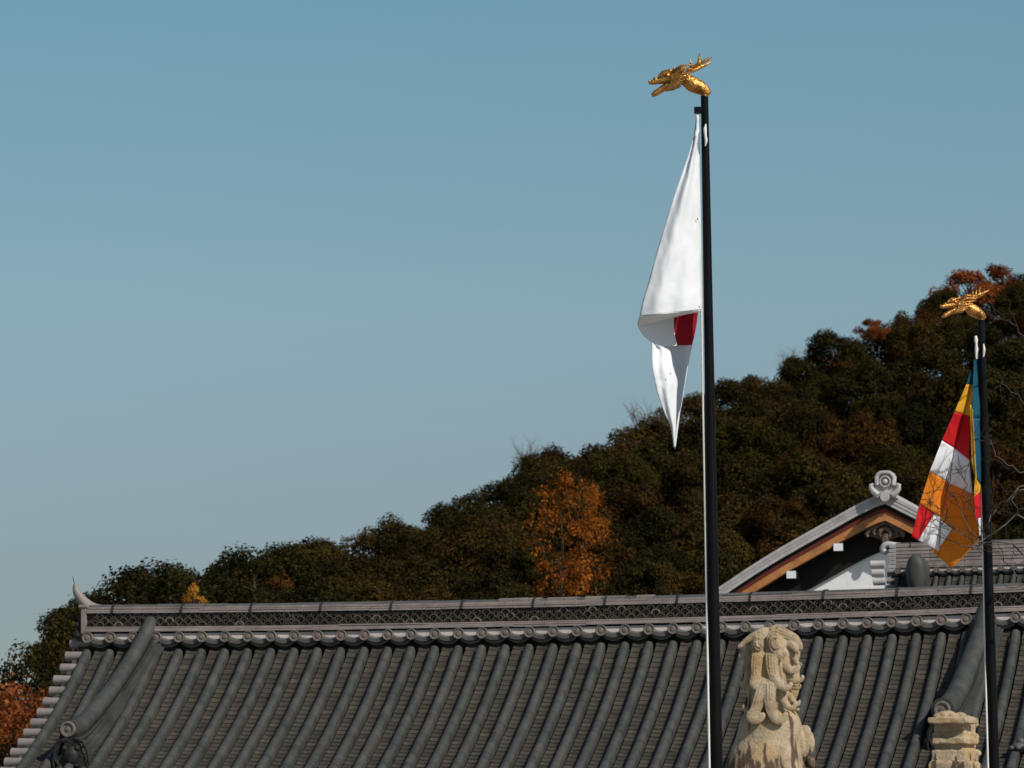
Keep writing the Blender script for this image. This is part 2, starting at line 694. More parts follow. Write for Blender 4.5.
    while s < sB:
        mb = MB()
        rings = []
        for x in (s - .013, s + .013):
            rings.append([W(x + .02 * max(0, 1 - abs(a) / .2), a * 1.06 + (0.010 if a > 0 else -.010), b + .010) for a, b in cap]
                         + [W(x, -.222, top + .03), W(x, -.226, top - .002), W(x, .226, top - .002), W(x, .222, top + .03)])
        mb.loft(rings)
        s += .905
        mb.build("binding_wire", M['wire'], core)
    # openwork band of overlapping wave arches
    if wave and not courses:
        mb = MB()
        step = .122
        rows = ((.148, 0), (.200, .5), (.251, 0))
        for (h0, ph) in rows:
            x = sA + .05 + ph * step
            while x < sB - .05:
                for (r1, r2, td) in ((.058, .042, .196), (.030, .015, .184)):
                    fr = []
                    for q in range(9):
                        an = math.pi * q / 8
                        fr.append((math.cos(an), math.sin(an)))
                    jd = rnd.uniform(-.006, .006)
                    rings = []
                    for cx, cz in fr:
                        rings.append([W(x + r1 * cx, td + jd, h0 + r1 * cz), W(x + r2 * cx, td + jd, h0 + r2 * cz),
                                      W(x + r2 * cx, .168, h0 + r2 * cz), W(x + r1 * cx, .168, h0 + r1 * cz)])
                    mb.loft(rings, 1 if (r1 > .05 and rnd.random() < .07) else 0)  # now and then a lighter arch, painted in as a glint
                x += step
        mb.build("wave_band", [M['wave'], M['disc']], core, smooth=35)
    # arcs between the discs
    mb = MB()
    for i in range(n):
        a, b = six(i) + .02, six(i + 1) - .02
        for (td, dh, th, mi) in ((.292, 0, .046, 0), (.262, -.052, .030, 0)):
            rings = []
            for q in range(9):
                u = q / 8
                s = a + (b - a) * u
                sg = 1 - (2 * u - 1) ** 2
                ht = .004 - .050 * sg + dh
                hb = -.045 - .046 * sg + dh - (.0 if dh == 0 else -.012)
                rings.append([W(s, td, ht), W(s, td, hb), W(s, .10, hb + .02), W(s, .10, ht + .06)])
            mb.loft(rings)
        # slab of tile surface behind the arc
        rings = []
    mb.build("ridge_eave_arcs", M['cap'], core, smooth=40)
    # round end tiles
    mb = MB()
    rr = .076 * k
    prof = [(-.22, .056), (-.004, .060), (-.004, .070), (.016, .070), (.020, .067), (.020, .060), (.010, .056), (.010, .030), (.018, .026), (.020, .010)]
    rings = []
    for (d, r) in prof:
        rings.append([T * (d * k) + (S * math.cos(2 * math.pi * q / 20) + Z * math.sin(2 * math.pi * q / 20)) * (r * k) for q in range(20)])
    mb.loft(rings)
    first = None
    for i in range(n + 1):
        if first is None:
            first = mb.build("end_tile", M['disc'], None, smooth=35)
            o = first
        else:
            o = first.copy()
            COL.objects.link(o)
        o.parent = core
        o.location = W(six(i), .30, 0) - root.location
        o.rotation_euler = (rnd.uniform(-.05, .05), rnd.uniform(-3, 3), rnd.uniform(-.05, .05)) if False else (0, 0, rnd.uniform(-.06, .06))
    return W, hp, six, top, core, sl


def sweep(mb, path, sides, prof, mat=0):
    """path points, side vectors, closed profile (a along side, b up) -> solid"""
    mb.loft([[p + sd * a + Z * b for a, b in prof] for p, sd in zip(path, sides)], mat)


OM = P(570.6, 632.6, 61.0)
hall_root = thing("temple_hall", (OM.x, OM.y, 0), "grey tiled temple hall with long ridge filling the foreground below the flags", "temple hall")
W, hp, six, top, ridge, sl = hall(hall_root, OM, 1.0, 41, 20.5)

# weathered broken cap tiles on the ridge, right of the middle
mb = MB()
rnd = random.Random(11)
i = 17.6
while i < 23.6:
    ln = rnd.uniform(.4, .95)
    s_a, s_b = six(i), six(i + ln)
    hh = rnd.uniform(.008, .020)
    mb.loft([[W(s, a, top + .066 + b) for a, b in ((.180, .010), (.178, .035), (.11, .050 + hh * .5), (-.02, .056 + hh * .5), (-.02, .045), (.10, .035))] for s in (s_a, s_b - .02)])
    i += ln * rnd.choice((1, 1, 1.5))
mb.build("patched_cap_tiles", M['clay'], ridge)


def oni(mb, c, fdir, sdir, w, h, d, mat=0):
    """ogre tile: stepped shouldered plate with curled sides and a boss, facing fdir"""
    out = [(-.5, 0), (.5, 0), (.56, .12), (.48, .22), (.40, .30), (.46, .42), (.40, .55), (.30, .62), (.26, .80), (.14, .96), (0, 1.0),
           (-.14, .96), (-.26, .80), (-.30, .62), (-.40, .55), (-.46, .42), (-.40, .30), (-.48, .22), (-.56, .12)]
    mb.extrude([c + sdir * (a * w) + Z * (b * h) for a, b in out], fdir * d, mat)
    f = c + fdir * d
    rot = Matrix((sdir, fdir, Z)).transposed()
    mb.ell(f + Z * (.55 * h), (w * .24, d * .9, h * .24), 14, 8, mat, rot)
    for sg in (-1, 1):
        mb.ell(f + sdir * (sg * .36 * w) + Z * (.22 * h), (w * .14, d * .8, h * .12), 10, 7, mat, rot)
        mb.ell(f + sdir * (sg * .20 * w) + Z * (.74 * h), (w * .09, d * .6, h * .07), 10, 7, mat, rot)
        pts = [f + sdir * (sg * a * w) + Z * (b * h) for a, b in ((.1, .34), (.25, .30), (.42, .36), (.50, .48), (.43, .56))]
        mb.tube(pts, [w * .06, w * .06, w * .055, w * .045, w * .02], 8, mat)
    mb.tube([f + sdir * (a * w) + Z * (b * h) for a, b in ((-.3, .12), (0, .06), (.3, .12))], w * .05, 8, mat)


# ridge end pieces and upswept horn tiles on the main hall
for sg, i_end in ((-1, 0), (1, 41)):
    s_e = six(i_end) + sg * .05
    mb = MB()
    mb.box(W(s_e, -.24, .055), S * (.055 * sg), T * .48, Z * .33)
    mb.box(W(s_e - sg * .02, -.26, .386), S * (.10 * sg), T * .52, Z * .03)
    end = mb.build("ridge_end_plate", M['ridge'], ridge)
    mb = MB()
    oni(mb, W(s_e + sg * .056, 0, -.02), S * sg, T, .44, .40, .06)
    mb.build("ogre_tile", M['oni'], end, smooth=40)
    mb = MB()
    pts, rad = [], []
    for (a, b, r) in ((-.26, .050, .062), (-.08, .060, .074), (.03, .105, .076), (.12, .185, .070), (.185, .285, .056), (.205, .375, .030)):
        pts.append(W(s_e + sg * a, .02, top + b))
        rad.append(r)
    pts = [Vn(p) for p in catmull([tuple(p) for p in pts], 16)]
    rad = [x[0] for x in catmull([(r,) for r in rad], 16)]
    mb.tube(pts, rad, 12, flat=(1.1, .9))
    mb.build("ridge_horn", M['verge'], ridge, smooth=40)
    mb = MB()
    a = pts[-1]
    mb.tube([a - Z * .03, a + Z * .04 + S * (.02 * sg), a + Z * .11 + S * (.035 * sg)], [.007, .006, .004], 6)
    mb.build("bird_wire", M['wire'], ridge)

# descending ridges
rndk = random.Random(5)
for (nm, pathc, rad_k) in (
        ("left", [(2.62, .10, .31), (2.50, .50, .28), (2.24, 1.1, .255), (2.04, 1.7, .26), (1.95, 2.18, .31), (1.92, 2.5, .38), (1.88, 2.74, .48)], .104),
        ("right", [(37.75, .10, .24), (37.7, .50, .25), (37.55, 1.05, .27), (37.4, 1.6, .28), (37.28, 2.05, .32), (37.18, 2.35, .38), (37.1, 2.58, .46)], .122)):
    dense = catmull(pathc, 40)
    base = [W(six(a), t, hp(t) + .03) for a, t, h in dense]
    topp = [W(six(a), t, hp(t) + h) for a, t, h in dense]
    sides = []
    for q in range(40):
        d = (topp[min(q + 1, 39)] - topp[max(q - 1, 0)])
        d.z = 0
        d.normalize()
        sides.append(Vn((-d.y, d.x, 0)))   # to the right seen from the camera
    if sides[0].dot(S) < 0:
        sides = [-x for x in sides]
    mb = MB()
    mb.loft([[b + sd * .13, t + sd * .11 - Z * .05, t - sd * .11 - Z * .05, b - sd * .13] for b, t, sd in zip(base, topp, sides)])
    body = mb.build("descending_ridge", M['dark'], hall_root)
    mb = MB()
    for q in range(4):
        w = .225 - .036 * q

        def lay(fr, dz):
            return [b.lerp(t - Z * .07, fr) + Z * dz for b, t in zip(base, topp)]
        lo = lay(.12 + q * .24, 0)
        for j in range(0, 39, 5):
            e = min(j + 5, 39)
            jj = rndk.uniform(-.004, .004)
            sweep(mb, lo[j:e + 1], sides[j:e + 1], [(w + jj, 0), (w + jj, .030), (-w + jj, .030), (-w + jj, 0)])
    mb.build("ridge_courses", M['roll'], body, smooth=30)
    mb = MB()
    for j in range(0, 39, 4):
        e = min(j + 4, 39)
        rings = []
        for q in range(j, e + 1):
            fr = (q - j) / 4
            r = rad_k * (.84 + .30 * q / 39) + .002 * fr
            d = (topp[min(q + 1, 39)] - topp[max(q - 1, 0)]).normalized()
            up = sides[q].cross(d)
            if up.z < 0:
                up = -up
            rings.append([topp[q] + sides[q] * (r * math.cos(math.pi * 2 * m / 16)) + up * (r * .95 * math.sin(math.pi * 2 * m / 16)) for m in range(16)])
        mb.loft(rings)
    mb.build("cover_roll", M['roll'], body, smooth=35)
    # end: disc of the cover roll, ogre tile below it
    tip = topp[-1]
    d = (topp[-1] - topp[-4])
    d.z = 0
    d.normalize()
    sd = sides[-1]
    mb = MB()
    rings = []
    for (a, r) in ((-.08, .085), (.0, .088), (.0, .097), (.03, .097), (.036, .09), (.036, .072), (.022, .068), (.022, .030), (.032, .026), (.036, .008)):
        rings.append([tip + d * a + (sd * math.cos(2 * math.pi * m / 22) + Z * math.sin(2 * math.pi * m / 22)) * r for m in range(22)])
    mb.loft(rings)
    mb.build("end_tile", M['disc'], body, smooth=35)
    mb = MB()
    oni(mb, tip - d * .02 + sd * .06 - Z * .60, d, sd, .40, .50, .08)
    for (a0, sgn) in ((.0, 1), (.0, -1)):
        mb.tube([tip + sd * .06 - Z * .12 + d * .05 + sd * (sgn * x) - Z * y for x, y in ((.05, .0), (.15, .03), (.21, .14), (.23, .30), (.20, .42))], [.03, .032, .028, .022, .012], 8)
    mb.build("ogre_tile", M['oni'], body, smooth=40)

# ornament on the third row from the right edge, low on the roof
mb = MB()
c = W(six(40.15), 2.85, hp(2.85) + .12)
mb.ell(c, (.09, .09, .06), 14, 8)
mb.ell(c + Z * .06 + S * .02, (.05, .05, .05), 12, 8)
for a in range(7):
    an = a / 7 * 2 * math.pi
    mb.ell(c + Vn((math.cos(an) * .10, math.sin(an) * .10, -.01)), (.035, .035, .03), 10, 6)
mb.build("roof_ornament", M['cap'], hall_root, smooth=50)

# walls under the roof (below the picture) and eaves
mb = MB()
zw = W(0, 3.2, hp(3.2) - .12).z
for (a0, a1, b0, b1) in ((2, 39, 3.0, 3.2), (2, 39, -3.2, -3.0)):
    p = W(six(a0), b0, 0)
    p.z = 0
    mb.box(p, S * (six(a1) - six(a0)), T * (b1 - b0), Z * zw)
for a0 in (2, 38.5):
    mb.extrude([Vn((q.x, q.y, z)) for q, z in ((W(six(a0), -3, 0), 0), (W(six(a0), 3, 0), 0), (W(six(a0), 3, 0), W(0, 3, hp(3) - .12).z),
                (W(six(a0), 1.2, 0), W(0, 1.2, hp(1.2) - .12).z), (W(six(a0), .1, 0), W(0, .1, hp(.1) - .15).z), (W(six(a0), -.1, 0), W(0, .1, hp(.1) - .15).z),
                (W(six(a0), -1.2, 0), W(0, 1.2, hp(1.2) - .12).z), (W(six(a0), -3, 0), W(0, 3, hp(3) - .12).z))], S * .15)
mb.build("wall", M['white'], hall_root)

# ------------------------------------------------------------------ small hall behind, right
O2 = P(904, 571.5, 71.0)
side_root = thing("side_hall", (O2.x, O2.y, 0), "small tiled hall with stacked ridge courses behind the main ridge at right", "hall")
W2, hp2, six2, top2, ridge2, sl2 = hall(side_root, O2, .62, 16, .35, courses=True, tmax=3.4)
mb = MB()
s_e = six2(0) - .05
for q in range(7):                      # end stack of the ridge seen from the side
    h = -.03 + q * .093
    wd = .15 + .02 * math.sin(q * 1.9)
    mb.loft([[W2(s_e - a, b, h + cc) for a, b, cc in ((0, -.22, 0), (wd, -.20, .01), (wd + .015, -.2, .045), (wd, -.2, .078), (0, -.22, .085))],
             [W2(s_e - a, b, h + cc) for a, b, cc in ((0, .27, 0), (wd, .25, .01), (wd + .015, .25, .045), (wd, .25, .078), (0, .27, .085))]])
mb.build("ridge_end_stack", M['pale'], ridge2, smooth=40)
mb = MB()
pts = [W2(s_e + .10 - a, .05, top2 + b) for a, b in ((0, .06), (.15, .07), (.28, .085), (.38, .06), (.43, -.02), (.38, -.09), (.31, -.07))]
mb.tube([Vn(p) for p in catmull([tuple(p) for p in pts], 18)], [.055 * .62 + .012 * math.sin(q / 17 * 3.1) for q in range(18)], 10)
mb.build("ridge_horn", M['pale'], ridge2, smooth=40)
for (x, y, ln) in ((877.5, 564.5, 15), (878, 573, 13), (879.5, 581.5, 13)):
    a = P(x, y, 70.4)
    mb = MB()
    hw = ln / 2 * 70.4 / FPX
    mb.tube([a - S * hw, a - S * hw * .9, a + S * hw], [.035, .058, .056], 14)
    mb.build("verge_roll", M['pale'], side_root, smooth=40)
mb = MB()                               # descending ridge seen end on, dark green
cc = W2(six2(1.75), .40, hp2(.4))
rings = []
for (d, r) in ((-.35, .135), (.0, .15), (.30, .155), (.36, .140), (.40, .105), (.42, .06)):
    ring = []
    for q in range(20):
        an = 2 * math.pi * q / 20
        ring.append(cc + T * d + S * (r * .95 * math.cos(an)) + Z * (.17 + (r * 1.5 if math.sin(an) > 0 else r * 2.6) * math.sin(an)))
    rings.append(ring)
mb.loft(rings)
mb.build("descending_ridge", M['roll'], side_root, smooth=40)
mb = MB()
p = W2(six2(1), 2.2, 0)
p.z = 0
mb.box(p, S * 2.6, T * -2.7, Z * (W2(0, 2.2, hp2(2.2)).z - .15))
mb.build("wall", M['white'], side_root)

# ------------------------------------------------------------------ gabled hall behind
GY = 80.0
GA = P(885, 500, GY)                    # apex anchor in the plane of the barge boards


def G(px, py, back=0.0):
    """pixel -> point in the vertical gable plane (parallel to the hall ridge), moved back along the roof"""
    n = T
    a = GA - T * back
    d = ray(px, py)
    t = (a - CO).dot(n) / d.dot(n)
    return CO + d * t


gab = thing("gabled_hall", (GA.x, GA.y, 0), "gabled hall with orange barge boards and white gable wall above the ridge", "hall")
left_line = [(640, 640), (680, 612.5), (720.2, 586.3), (743.9, 570.3), (769.2, 554.2), (794.6, 539.3), (820, 525), (838.2, 514.8), (856.5, 504.6), (876.5, 495), (885, 492.5)]
right_line = [(885, 492.5), (893, 496.3), (916.6, 508.3), (940, 521), (970, 539), (1000, 558), (1060, 600)]


def strip(mb, line, o0, o1, back0, back1, mat=0):
    """board following line, from o0 to o1 pixels below it, between two depths"""
    fr = []
    for (x, y) in line:
        fr.append([G(x, y + o0, back0), G(x, y + o1, back0), G(x, y + o1, back0) - T * (back1 - back0), G(x, y + o0, back0) - T * (back1 - back0)])
    mb.loft(fr, mat)


ll = catmull(left_line, 30)
rl = catmull(right_line, 26)
rndg = random.Random(2)
mb = MB()
for ln in (ll, rl):
    strip(mb, ln, 0, 3.6, -.02, .4)
    strip(mb, ln, 3.9, 7.4, -.012, .4)
    strip(mb, ln, 7.7, 11.4, -.004, .4)
mb.build("verge_tiles", M['pale'], gab, smooth=30)
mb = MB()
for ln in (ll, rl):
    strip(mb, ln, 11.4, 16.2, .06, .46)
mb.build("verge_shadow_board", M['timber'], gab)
mb = MB()
for ln in (ll, rl):
    strip(mb, ln, 16.0, 19.6, .045, .18)
mb.build("red_verge_board", M['redwood'], gab)
mb = MB()
strip(mb, ll, 19.6, 28.2, .06, .17)
mb.build("barge_board", M['wood'], gab)
mb = MB()
strip(mb, rl, 19.6, 28.0, .06, .17)
mb.build("barge_board", M['wood'], gab)
# roof slopes running back
mb = MB()
for ln in (ll, rl):
    mb.loft([[G(x, y + 1, .42), G(x, y + 14, .42), G(x, y + 14, .42) - T * 9, G(x, y + 1, .42) - T * 9] for x, y in ln])
mb.build("roof", M['roll'], gab)
mb = MB()
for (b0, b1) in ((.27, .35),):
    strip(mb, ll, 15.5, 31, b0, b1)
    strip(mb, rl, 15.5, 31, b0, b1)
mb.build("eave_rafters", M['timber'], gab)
# gable wall set back
WB = .48
mb = MB()
poly = [G(x, y + 30, WB) for x, y in ll[::3]] + [G(x, y + 30, WB) for x, y in rl[1::3]]
poly = [p for p in poly]
lo = [Vn((poly[-1].x, poly[-1].y, 0)), Vn((poly[0].x, poly[0].y, 0))]
mb.extrude(poly + lo, T * -.15)
mb.build("gable_wall", M['white'], gab)
# dark collar boards along the eaves on the wall
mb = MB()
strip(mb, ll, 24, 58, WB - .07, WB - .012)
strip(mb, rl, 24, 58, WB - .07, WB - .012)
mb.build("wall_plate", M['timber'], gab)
# purlins with white painted ends
for (x, y) in ((838.5, 547), (791.5, 574.5), (930, 547)):
    mb = MB()
    a = G(x - 4.6, y + 3.8, .04)
    mb.box(a, S * .147, T * -.40, Z * .115)
    pu = mb.build("purlin", M['timber'], gab)
    mb = MB()
    mb.box(a + T * .012 - S * .002 - Z * .002, S * .151, T * -.011, Z * .119)
    mb.build("purlin_end", M['white'], pu)
# pendant carving under the apex
mb = MB()
rot = Matrix((S, T, Z)).transposed()
for sg in (-1, 1):
    for pts in ([(0, 523), (5, 524), (9, 527), (12, 532), (10, 535)], [(0, 528), (4, 530), (6, 534), (4, 537)],
                [(8, 526), (15, 529), (19, 534), (17, 537)], [(1, 534), (1.5, 540), (0, 544)]):
        mb.tube([G(885 + sg * a, b, .16) for a, b in pts], [.035, .04, .035, .028, .02][:len(pts)], 8)
mb.extrude([G(885 + a, b, .22) for a, b in ((-19, 535), (-8, 523), (0, 519), (8, 523), (19, 535), (9, 538), (0, 542), (-9, 538))], T * -.05)
mb.build("gable_pendant", M['carve'], gab, smooth=50)
# finial tile at the apex
mb = MB()
eg = GY / FPX
ol = [(-12.5, 27), (-10.5, 22), (-12.5, 17), (-9.5, 12), (-10, 5), (-8, 1.5), (-4, -.5), (4, -.5), (8, 1.5), (10, 5), (9.5, 12), (12.5, 17), (10.5, 22), (12.5, 27), (6, 26), (0, 23.5), (-6, 26)]
mb.extrude([G(885 + a, 471 + b, -.12) for a, b in ol], T * -.16)
for sg in (-1, 1):
    mb.tube([G(885 + sg * a, 471 + b, -.15) for a, b in ((7, 24), (11, 21), (13.5, 17.5), (14, 14), (11.5, 13))], [.05, .05, .045, .035, .02], 8)
mb.tube([G(885 + a, 471 + b, -.14) for a, b in ((-8, 14), (-8.5, 6), (-5, 2), (0, 1.5), (5, 2), (8.5, 6), (8, 14))], .035, 8)
mb.tube([G(885 + 5.2 * math.cos(q / 14 * 2 * math.pi), 481.5 + 5.2 * math.sin(q / 14 * 2 * math.pi), -.15) for q in range(15)], .014, 8)
mb.ell(G(885, 481.5, -.15), (.045, .035, .045), 12, 8, 0, rot)
mb.tube([G(885, 496.5, -.34), G(885, 496.5, .3)], [.078, .078], 16)
mb.build("finial_tile", M['pale'], gab, smooth=45)
mb = MB()
for q in range(3):
    a = G(885, 500 - q * 2.2, -.0)
    mb.box(a - S * (.22 - .03 * q) - Z * .03, S * (.44 - .06 * q), T * -9, Z * .06)
mb.build("ridge", M['pale'], gab)


# ------------------------------------------------------------------ flagpoles
def dragon(root, base):
    """gilded dragon head finial facing left; q in units of the closest view, metres out"""
    e = 33.0 / FPX / 6.4

    def D(x, y, z=0):
        return base + Vn(((x - 668) * e, -z * e, -(y - 424) * e))
    mb = MB()
    # neck: bulging S
    pts = catmull([(690, 418, 0), (672, 392, 0), (632, 366, 0), (592, 346, 0), (562, 325, 0), (535, 308, 0)], 14)
    rr = [x[0] for x in catmull([(24,), (37,), (48,), (52,), (46,), (40,)], 14)]
    mb.tube([D(*p) for p in pts], [r * e for r in rr], 16)
    mb.tube([D(668, 430), D(674, 400)], [24 * e, 28 * e], 14)
    # skull and snout
    pts = catmull([(560, 300, 0), (520, 300, 0), (470, 305, 0), (425, 312, 0), (380, 322, 0), (335, 331, 0), (308, 334, 0)], 16)
    rr = [x[0] for x in catmull([(40,), (50,), (46,), (36,), (26,), (20,), (13,)], 16)]
    mb.tube([D(*p) for p in pts], [r * e for r in rr], 16, flat=(.95, .85))
    mb.ell(D(348, 308, 0), (14 * e, 22 * e, 11 * e))
    mb.ell(D(312, 326, 9), (9 * e, 8 * e, 9 * e))
    mb.ell(D(312, 326, -9), (9 * e, 8 * e, 9 * e))
    mb.tube([D(440, 262), D(405, 272), D(378, 290), D(372, 304)], [16 * e, 20 * e, 14 * e, 8 * e], 10)
    for sg in (-1, 1):
        mb.tube([D(500, 258, sg * 30), D(450, 262, sg * 32), D(405, 280, sg * 28), D(385, 296, sg * 22)], [10 * e, 13 * e, 14 * e, 7 * e], 10)
        mb.ell(D(430, 292, sg * 32), (13 * e, 10 * e, 11 * e))
        # mane flames sweeping back
        for (x0, y0, x1, y1, x2, y2, w) in ((470, 262, 520, 238, 592, 236, 13), (450, 300, 520, 262, 600, 262, 15), (450, 320, 520, 292, 590, 282, 15),
                                            (448, 342, 510, 318, 565, 306, 15), (430, 362, 490, 348, 545, 326, 14), (420, 378, 470, 372, 520, 350, 12)):
            mb.tube([D(x0, y0, sg * 34), D(x1, y1 - 4, sg * 58), D(x2 + 8, y2 - 6, sg * 72)], [w * e, w * .85 * e, 2.5 * e], 8, flat=(.9, .8))
    for (x0, y0, x1, y1) in ((480, 255, 470, 228), (520, 250, 545, 226), (420, 270, 432, 248)):
        mb.tube([D(x0, y0), D(x1, y1)], [12 * e, 3 * e], 8)
    head = remeshed(mb, "dragon_finial", M['gold'], root, .0032, 1)
    # lower jaw
    mb = MB()
    pts = catmull([(505, 345, 0), (450, 350, 0), (410, 366, 0), (372, 390, 0), (342, 410, 0), (326, 418, 0)], 12)
    rr = [x[0] for x in catmull([(36,), (34,), (29,), (25,), (22,), (15,)], 12)]
    mb.tube([D(*p) for p in pts], [r * e for r in rr], 12, flat=(1.1, .8))
    for sg in (-1, 1):
        mb.tube([D(440, 330, sg * 20), D(400, 362, sg * 20), D(350, 398, sg * 13), D(325, 408, sg * 6)], [7 * e, 8 * e, 7 * e, 4 * e], 8)
        mb.tube([D(345, 398, sg * 9), D(342, 378, sg * 9)], [5 * e, 1.5 * e], 6)
    mb.tube([D(430, 362), D(385, 376), D(345, 388)], [9 * e, 8 * e, 4 * e], 8, flat=(1.4, .6))
    remeshed(mb, "lower_jaw", M['gold'], head, .0040, 1)
    # antlers
    for sg in (-1, 1):
        mb = MB()
        yo = 0 if sg > 0 else 14
        mb.tube([D(*p) for p in catmull([(555, 262, sg * 18), (600, 236 + yo, sg * 28), (650, 212 + yo, sg * 40), (690, 192 + yo, sg * 46), (718, 178 + yo, sg * 52)], 12)],
                [x[0] * e for x in catmull([(15,), (13,), (12,), (9,), (4,)], 12)], 8)
        mb.tube([D(588, 240 + yo, sg * 24), D(580, 210 + yo, sg * 30), D(578, 184 + yo, sg * 36)], [10 * e, 7 * e, 2 * e], 8)
        mb.tube([D(630, 220 + yo, sg * 36), D(634, 180 + yo, sg * 44), D(641, 146 + yo, sg * 52)], [11 * e, 8 * e, 2 * e], 8)
        mb.tube([D(645, 214 + yo, sg * 38), D(652, 182 + yo, sg * 30)], [8 * e, 2 * e], 8)
        remeshed(mb, "antler", M['gold'], head, .0036, 1)
    return head


def flagpole(topx, topy, botx, boty, Y, r0, r1, label, twist, knots, ropepx):
    a = P(topx, topy, Y)
    b = P(botx, boty, Y)
    d = (b - a).normalized()
    g = a + d * (a.z / -d.z)
    root = thing("flagpole", (g.x, g.y, 0), label, "flagpole", "black flagpoles with gilded dragon heads")
    L = (g - a).length
    k = (b - a).length
    mb = MB()
    pts, rad = [], []
    for q in range(13):
        s = L * q / 12
        pts.append(a + d * s)
        rad.append(r0 + (r1 - r0) * min(s / k, 1.3))
    mb.tube(pts, rad, 20)
    mb.tube([g - Z * .02, g + Z * .25], [r1 * 1.8, r1 * 1.8], 20)
    pole = mb.build("pole", M['pole'], root, smooth=40)
    return root, a, d, pole


def knot(mb, pts, r):
    for (p, q) in zip(pts, pts[1:]):
        mb.tube([p, p.lerp(q, .5) + Vn((.004, -.004, 0)), q], [r * .8, r * 1.25, r * .8], 8)


Y1, Y2 = 33.0, 43.3
px1 = Y1 / FPX
px2 = Y2 / FPX
pole1, a1, d1, p1m = flagpole(704.5, 96, 716.4, 768, Y1, 3.8 * px1, 6.5 * px1, "nearer taller black flagpole topped with golden dragon head", 0, None, None)
dragon(pole1, a1)
mb = MB()
c = P(694.2, 113.5, Y1)
mb.box(c + Vn((0, .02, 0)), Vn((10 * px1, 0, 0)), Vn((0, -.04, 0)), Vn((0, 0, 6.5 * px1)))
mb.build("arm", M['pole'], pole1)
mb = MB()
mb.tube([P(697.5, 114, Y1), P(697.4, 125, Y1), P(698.4, 150, Y1), P(700.0, 230, Y1), P(701.5, 310, Y1), P(703.8, 440, Y1), P(706.6, 600, Y1), P(709.4, 768, Y1 - .05), P(712.5, 930, Y1 - .05)], 1.15 * px1, 8)
rope = mb.build("halyard", M['rope'], pole1, smooth=50)
mb = MB()
mb.tube([P(697.0, 115, Y1 - .02), P(697.4, 118, Y1 - .02), P(697.2, 121, Y1 - .02), P(696.6, 128, Y1 - .02), P(696.2, 135, Y1 - .03), P(696.4, 138, Y1 - .03), P(697, 143, Y1 - .02)], [1.4 * px1, 2.1 * px1, 1.2 * px1, .9 * px1, 2.0 * px1, 2.0 * px1, .8 * px1], 8)
mb.build("rope_knot", M['rope'], rope, smooth=50)
mb = MB()
mb.tube([P(705.8, 124, Y1 - .045), P(705.0, 129, Y1 - .05), P(705.4, 136, Y1 - .05), P(706.2, 140, Y1 - .05), P(705.3, 146, Y1 - .045)], [.6 * px1, 1.7 * px1, 1.3 * px1, 1.6 * px1, .6 * px1], 8)
mb.build("rope_wrap", M['rope'], pole1, smooth=50)

pole2, a2, d2, p2m = flagpole(981.2, 320, 994.0, 768, Y2, 3.5 * px2, 5.6 * px2, "farther shorter black flagpole at right topped with golden dragon head", 20, None, None)
# second dragon: same casting, copied
head1 = [c for c in pole1.children if c.name.startswith("dragon_finial")][0]
h2 = copy_tree(head1, pole2)
sc2 = 1.02
mloc = (a2 - pole2.location)
rotz = Matrix.Rotation(R(14), 4, 'Z') @ Matrix.Rotation(R(2), 4, 'Y')
h2.matrix_local = Matrix.Translation(mloc) @ rotz @ Matrix.Scale(sc2, 4) @ Matrix.Translation(-(a1 - pole1.location))
mb = MB()
mb.tube([P(976.0, 337, Y2), P(977.4, 352, Y2), P(978.6, 364, Y2 + .05), P(981.0, 470, Y2 + .03), P(982.8, 545, Y2), P(985.2, 660, Y2), P(988.0, 768, Y2 - .05), P(991, 900, Y2 - .05)], 1.0 * px2, 8)
rope2 = mb.build("halyard", M['rope'], pole2, smooth=50)
mb = MB()
mb.tube([P(975.6, 336, Y2 - .03), P(976.0, 340, Y2 - .03), P(976.2, 344, Y2 - .03), P(976.6, 349, Y2 - .03), P(976.2, 354, Y2 - .03), P(976.4, 359, Y2 - .03)], [1.3 * px2, 2.0 * px2, 1.1 * px2, 1.9 * px2, 1.2 * px2, .8 * px2], 8)
mb.build("rope_knot", M['rope'], rope2, smooth=50)
mb = MB()
mb.tube([P(983.6, 344, Y2 - .05), P(984.2, 350, Y2 - .055), P(983.4, 357, Y2 - .05)], [.6 * px2, 1.4 * px2, .6 * px2], 8)
mb.build("rope_wrap", M['rope'], pole2, smooth=50)


# ------------------------------------------------------------------ flags
def patch(mb, rows, Y, mat=0, nr=40, nc=18, amp=.015, kx=2.5, ph=0., matf=None):
    """cloth between a left and a right edge; rows (xl,yl,dl, xr,yr,dr, bulge)"""
    rs = catmull(rows, nr)
    out = []
    for (xl, yl, dl, xr, yr, dr, bl) in rs:
        line = []
        for j in range(nc):
            u = j / (nc - 1)
            x = xl + (xr - xl) * u
            y = yl + (yr - yl) * u
            wob = math.sin(u * kx * math.pi * 2 + y * .018 + ph) * amp * math.sin(math.pi * u)
            d = dl + (dr - dl) * u + bl * math.sin(math.pi * u) + wob
            d += .007 * noise.noise(Vn((x * .16 + y * .05, y * .05, ph))) + .004 * noise.noise(Vn((x * .3, y * .22, ph + 5)))
            line.append(P(x, y, Y - d))
        out.append(line)
    n = nc
    o = len(mb.v)
    mb.v += [p for r in out for p in r]
    for i in range(nr - 1):
        for j in range(nc - 1):
            mb.f.append((o + i * n + j, o + i * n + j + 1, o + (i + 1) * n + j + 1, o + (i + 1) * n + j))
            mb.m.append(mat if matf is None else matf((i + .5) / (nr - 1), (j + .5) / (nc - 1)))


fo = P(699, 118, Y1)
mb = MB()
